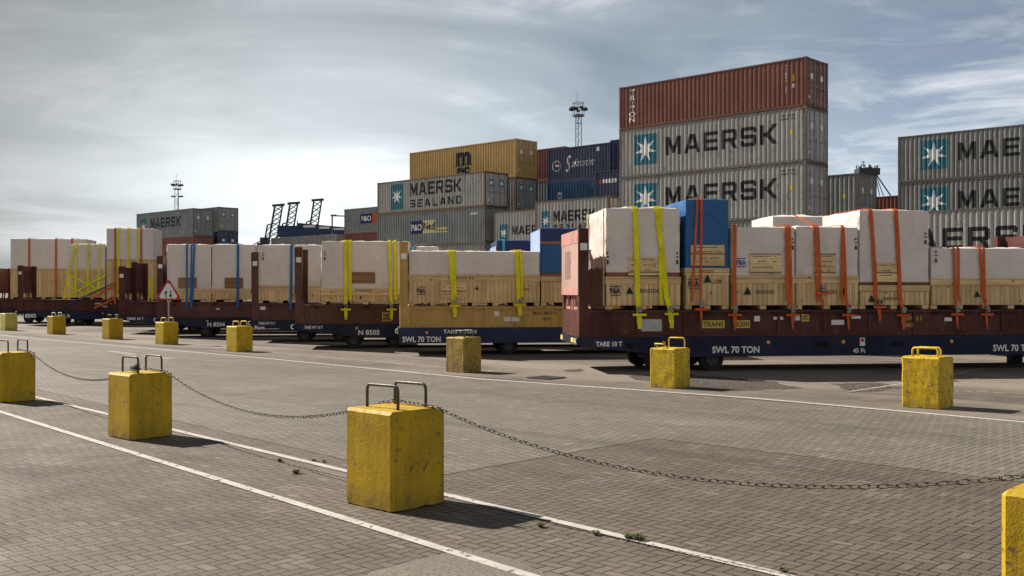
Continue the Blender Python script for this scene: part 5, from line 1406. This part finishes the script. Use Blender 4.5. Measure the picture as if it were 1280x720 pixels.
boom_crane(341, 1.45, 258.5, 'leftmost of the three raised crane booms on the horizon')
boom_crane(360, 1.45, 256, 'middle of the three raised crane booms on the horizon')
boom_crane(390, 1.45, 252, 'rightmost and tallest of the three raised crane booms')
# navy gantry beam
Yg = 190.0; sg = FPX / Yg
def gx(px): return (px - CX) / sg
def gz(py): return EYE + (HY - py) / sg
root = empty('rail_gantry', (gx(350), Yg, 0), 0, 'long navy gantry beam with white lettering below the raised booms', 'gantry crane')
X0 = gx(350)
mb = MB(); mb.prism([(-.5, gz(296)), (gx(372) - X0, gz(296)), (gx(460) - X0, gz(297)), (gx(460) - X0, gz(286.5)), (gx(398) - X0, gz(281)), (gx(372) - X0, gz(278.5)), (gx(372) - X0, gz(282)), (-.5, gz(282))], 0, 3)
mb.build('main_beam', M_NAVYST, root)
mb = MB(); mb.box(gx(372) - X0, gx(378) - X0, -.6, 0, gz(284), gz(279)); mb.box(gx(369.5) - X0, gx(370.3) - X0, 1, 1.4, gz(282), gz(275)); mb.build('trolley_house', M_NAVYST, root)
mb = MB(); mb.box(gx(352) - X0, gx(354) - X0, 0, 2, 0, gz(296)); mb.box(gx(452) - X0, gx(454) - X0, 0, 2, 0, gz(297)); mb.box(gx(362) - X0, gx(363) - X0, 6, 7, 0, gz(296)); mb.build('legs', M_NAVYST, root)
for a, b, y0, y1 in ((379, 394, 281.5, 284.3), (399, 412, 283.3, 286), (417, 430, 285, 287.5)):
    mb = MB(); mb.box(gx(a) - X0, gx(b) - X0, -.06, -.01, gz(y1), gz(y0)); mb.build('name_board', M_STICK, root)
mb = MB()
for px in (345, 358, 364): mb.box(gx(px) - X0, gx(px + 5) - X0, 4, 8, gz(297), gz(293))
mb.build('cabin', M_STICK, root)
# small walkway post and pipe arm
Yp = 125.0; sp = FPX / Yp
root = empty('pipe_gallows', ((415.3 - CX) / sp, Yp, 0), 0, 'thin grey post with a level arm left of the blue grey container', 'post')
mb = MB(); zt = EYE + (HY - 269.5) / sp; mb.bar((0, 0, 0), (0, 0, zt), .16); mb.build('post', M_GALV, root)
mb = MB(); mb.bar((-.2, 0, zt), (3.2, 0, zt - .12), .14); mb.box(-.1, .5, -.15, .15, zt, zt + .12); mb.build('arm', M_GALV, root)
# lone small crane cab left of the booms
Yk = 420.0; sk = FPX / Yk
root = empty('small_crane', ((331 - CX) / sk, Yk, 0), 0, 'small dark crane cab with a low jib at the foot of the left boom', 'crane')
zc = EYE + (HY - 300) / sk
mb = MB(); mb.bar((0, 0, 0), (0, 0, zc - 1), 1.2); mb.build('tower', M_TEALST, root)
mb = MB(); mb.box(-1.6, 1.8, -1.5, 1.5, zc - 1.5, zc + 1.0); mb.build('cab', M_LAMPB, root)
mb = MB(); mb.bar((-1, 0, zc), (-5.5, 0, zc - 2.3), .35); mb.build('jib', M_GALV, root)
# dark crane head above the grey stack at right
Yc = 118.0; s_ = FPX / Yc
xc = (1083 - CX) / s_; zc = EYE + (HY - 217) / s_
root = empty('crane_head', (xc, Yc, 0), 0, 'dark spiky crane machinery with green stays above the plain grey container at right', 'crane')
mb = MB(); mb.bar((0, 0, 0), (0, 0, zc), .5); mb.bar((.9, 1, 0), (.9, 1, zc), .4); mb.build('tower', M_TEALST, root)
mb = MB(); mb.box(-1.1, 1.25, -.9, .9, zc - .2, zc + .55); rr = random.Random(3)
for k in range(26):
    x = rr.uniform(-1.0, 1.1); mb.bar((x, rr.uniform(-.8, .8), zc + .4), (x + rr.uniform(-.2, .2), rr.uniform(-.8, .8), zc + rr.uniform(.65, 1.1)), .08)
mb.bar((-.35, 0, zc + .5), (-.35, 0, zc + 1.45), .06); mb.bar((-.6, 0, zc + 1.3), (-.1, 0, zc + 1.3), .06)
mb.build('machinery', M_LAMPB, root)
for dx, w_ in ((2.75, .12), (1.95, .08), (1.5, .08)):
    mb = MB(); mb.bar((.9, 0, zc + .2), (dx, 0, zc - 2.5), w_); mb.build('stay', flat('stay_green', (0.02, 0.10, 0.09), .6), root)
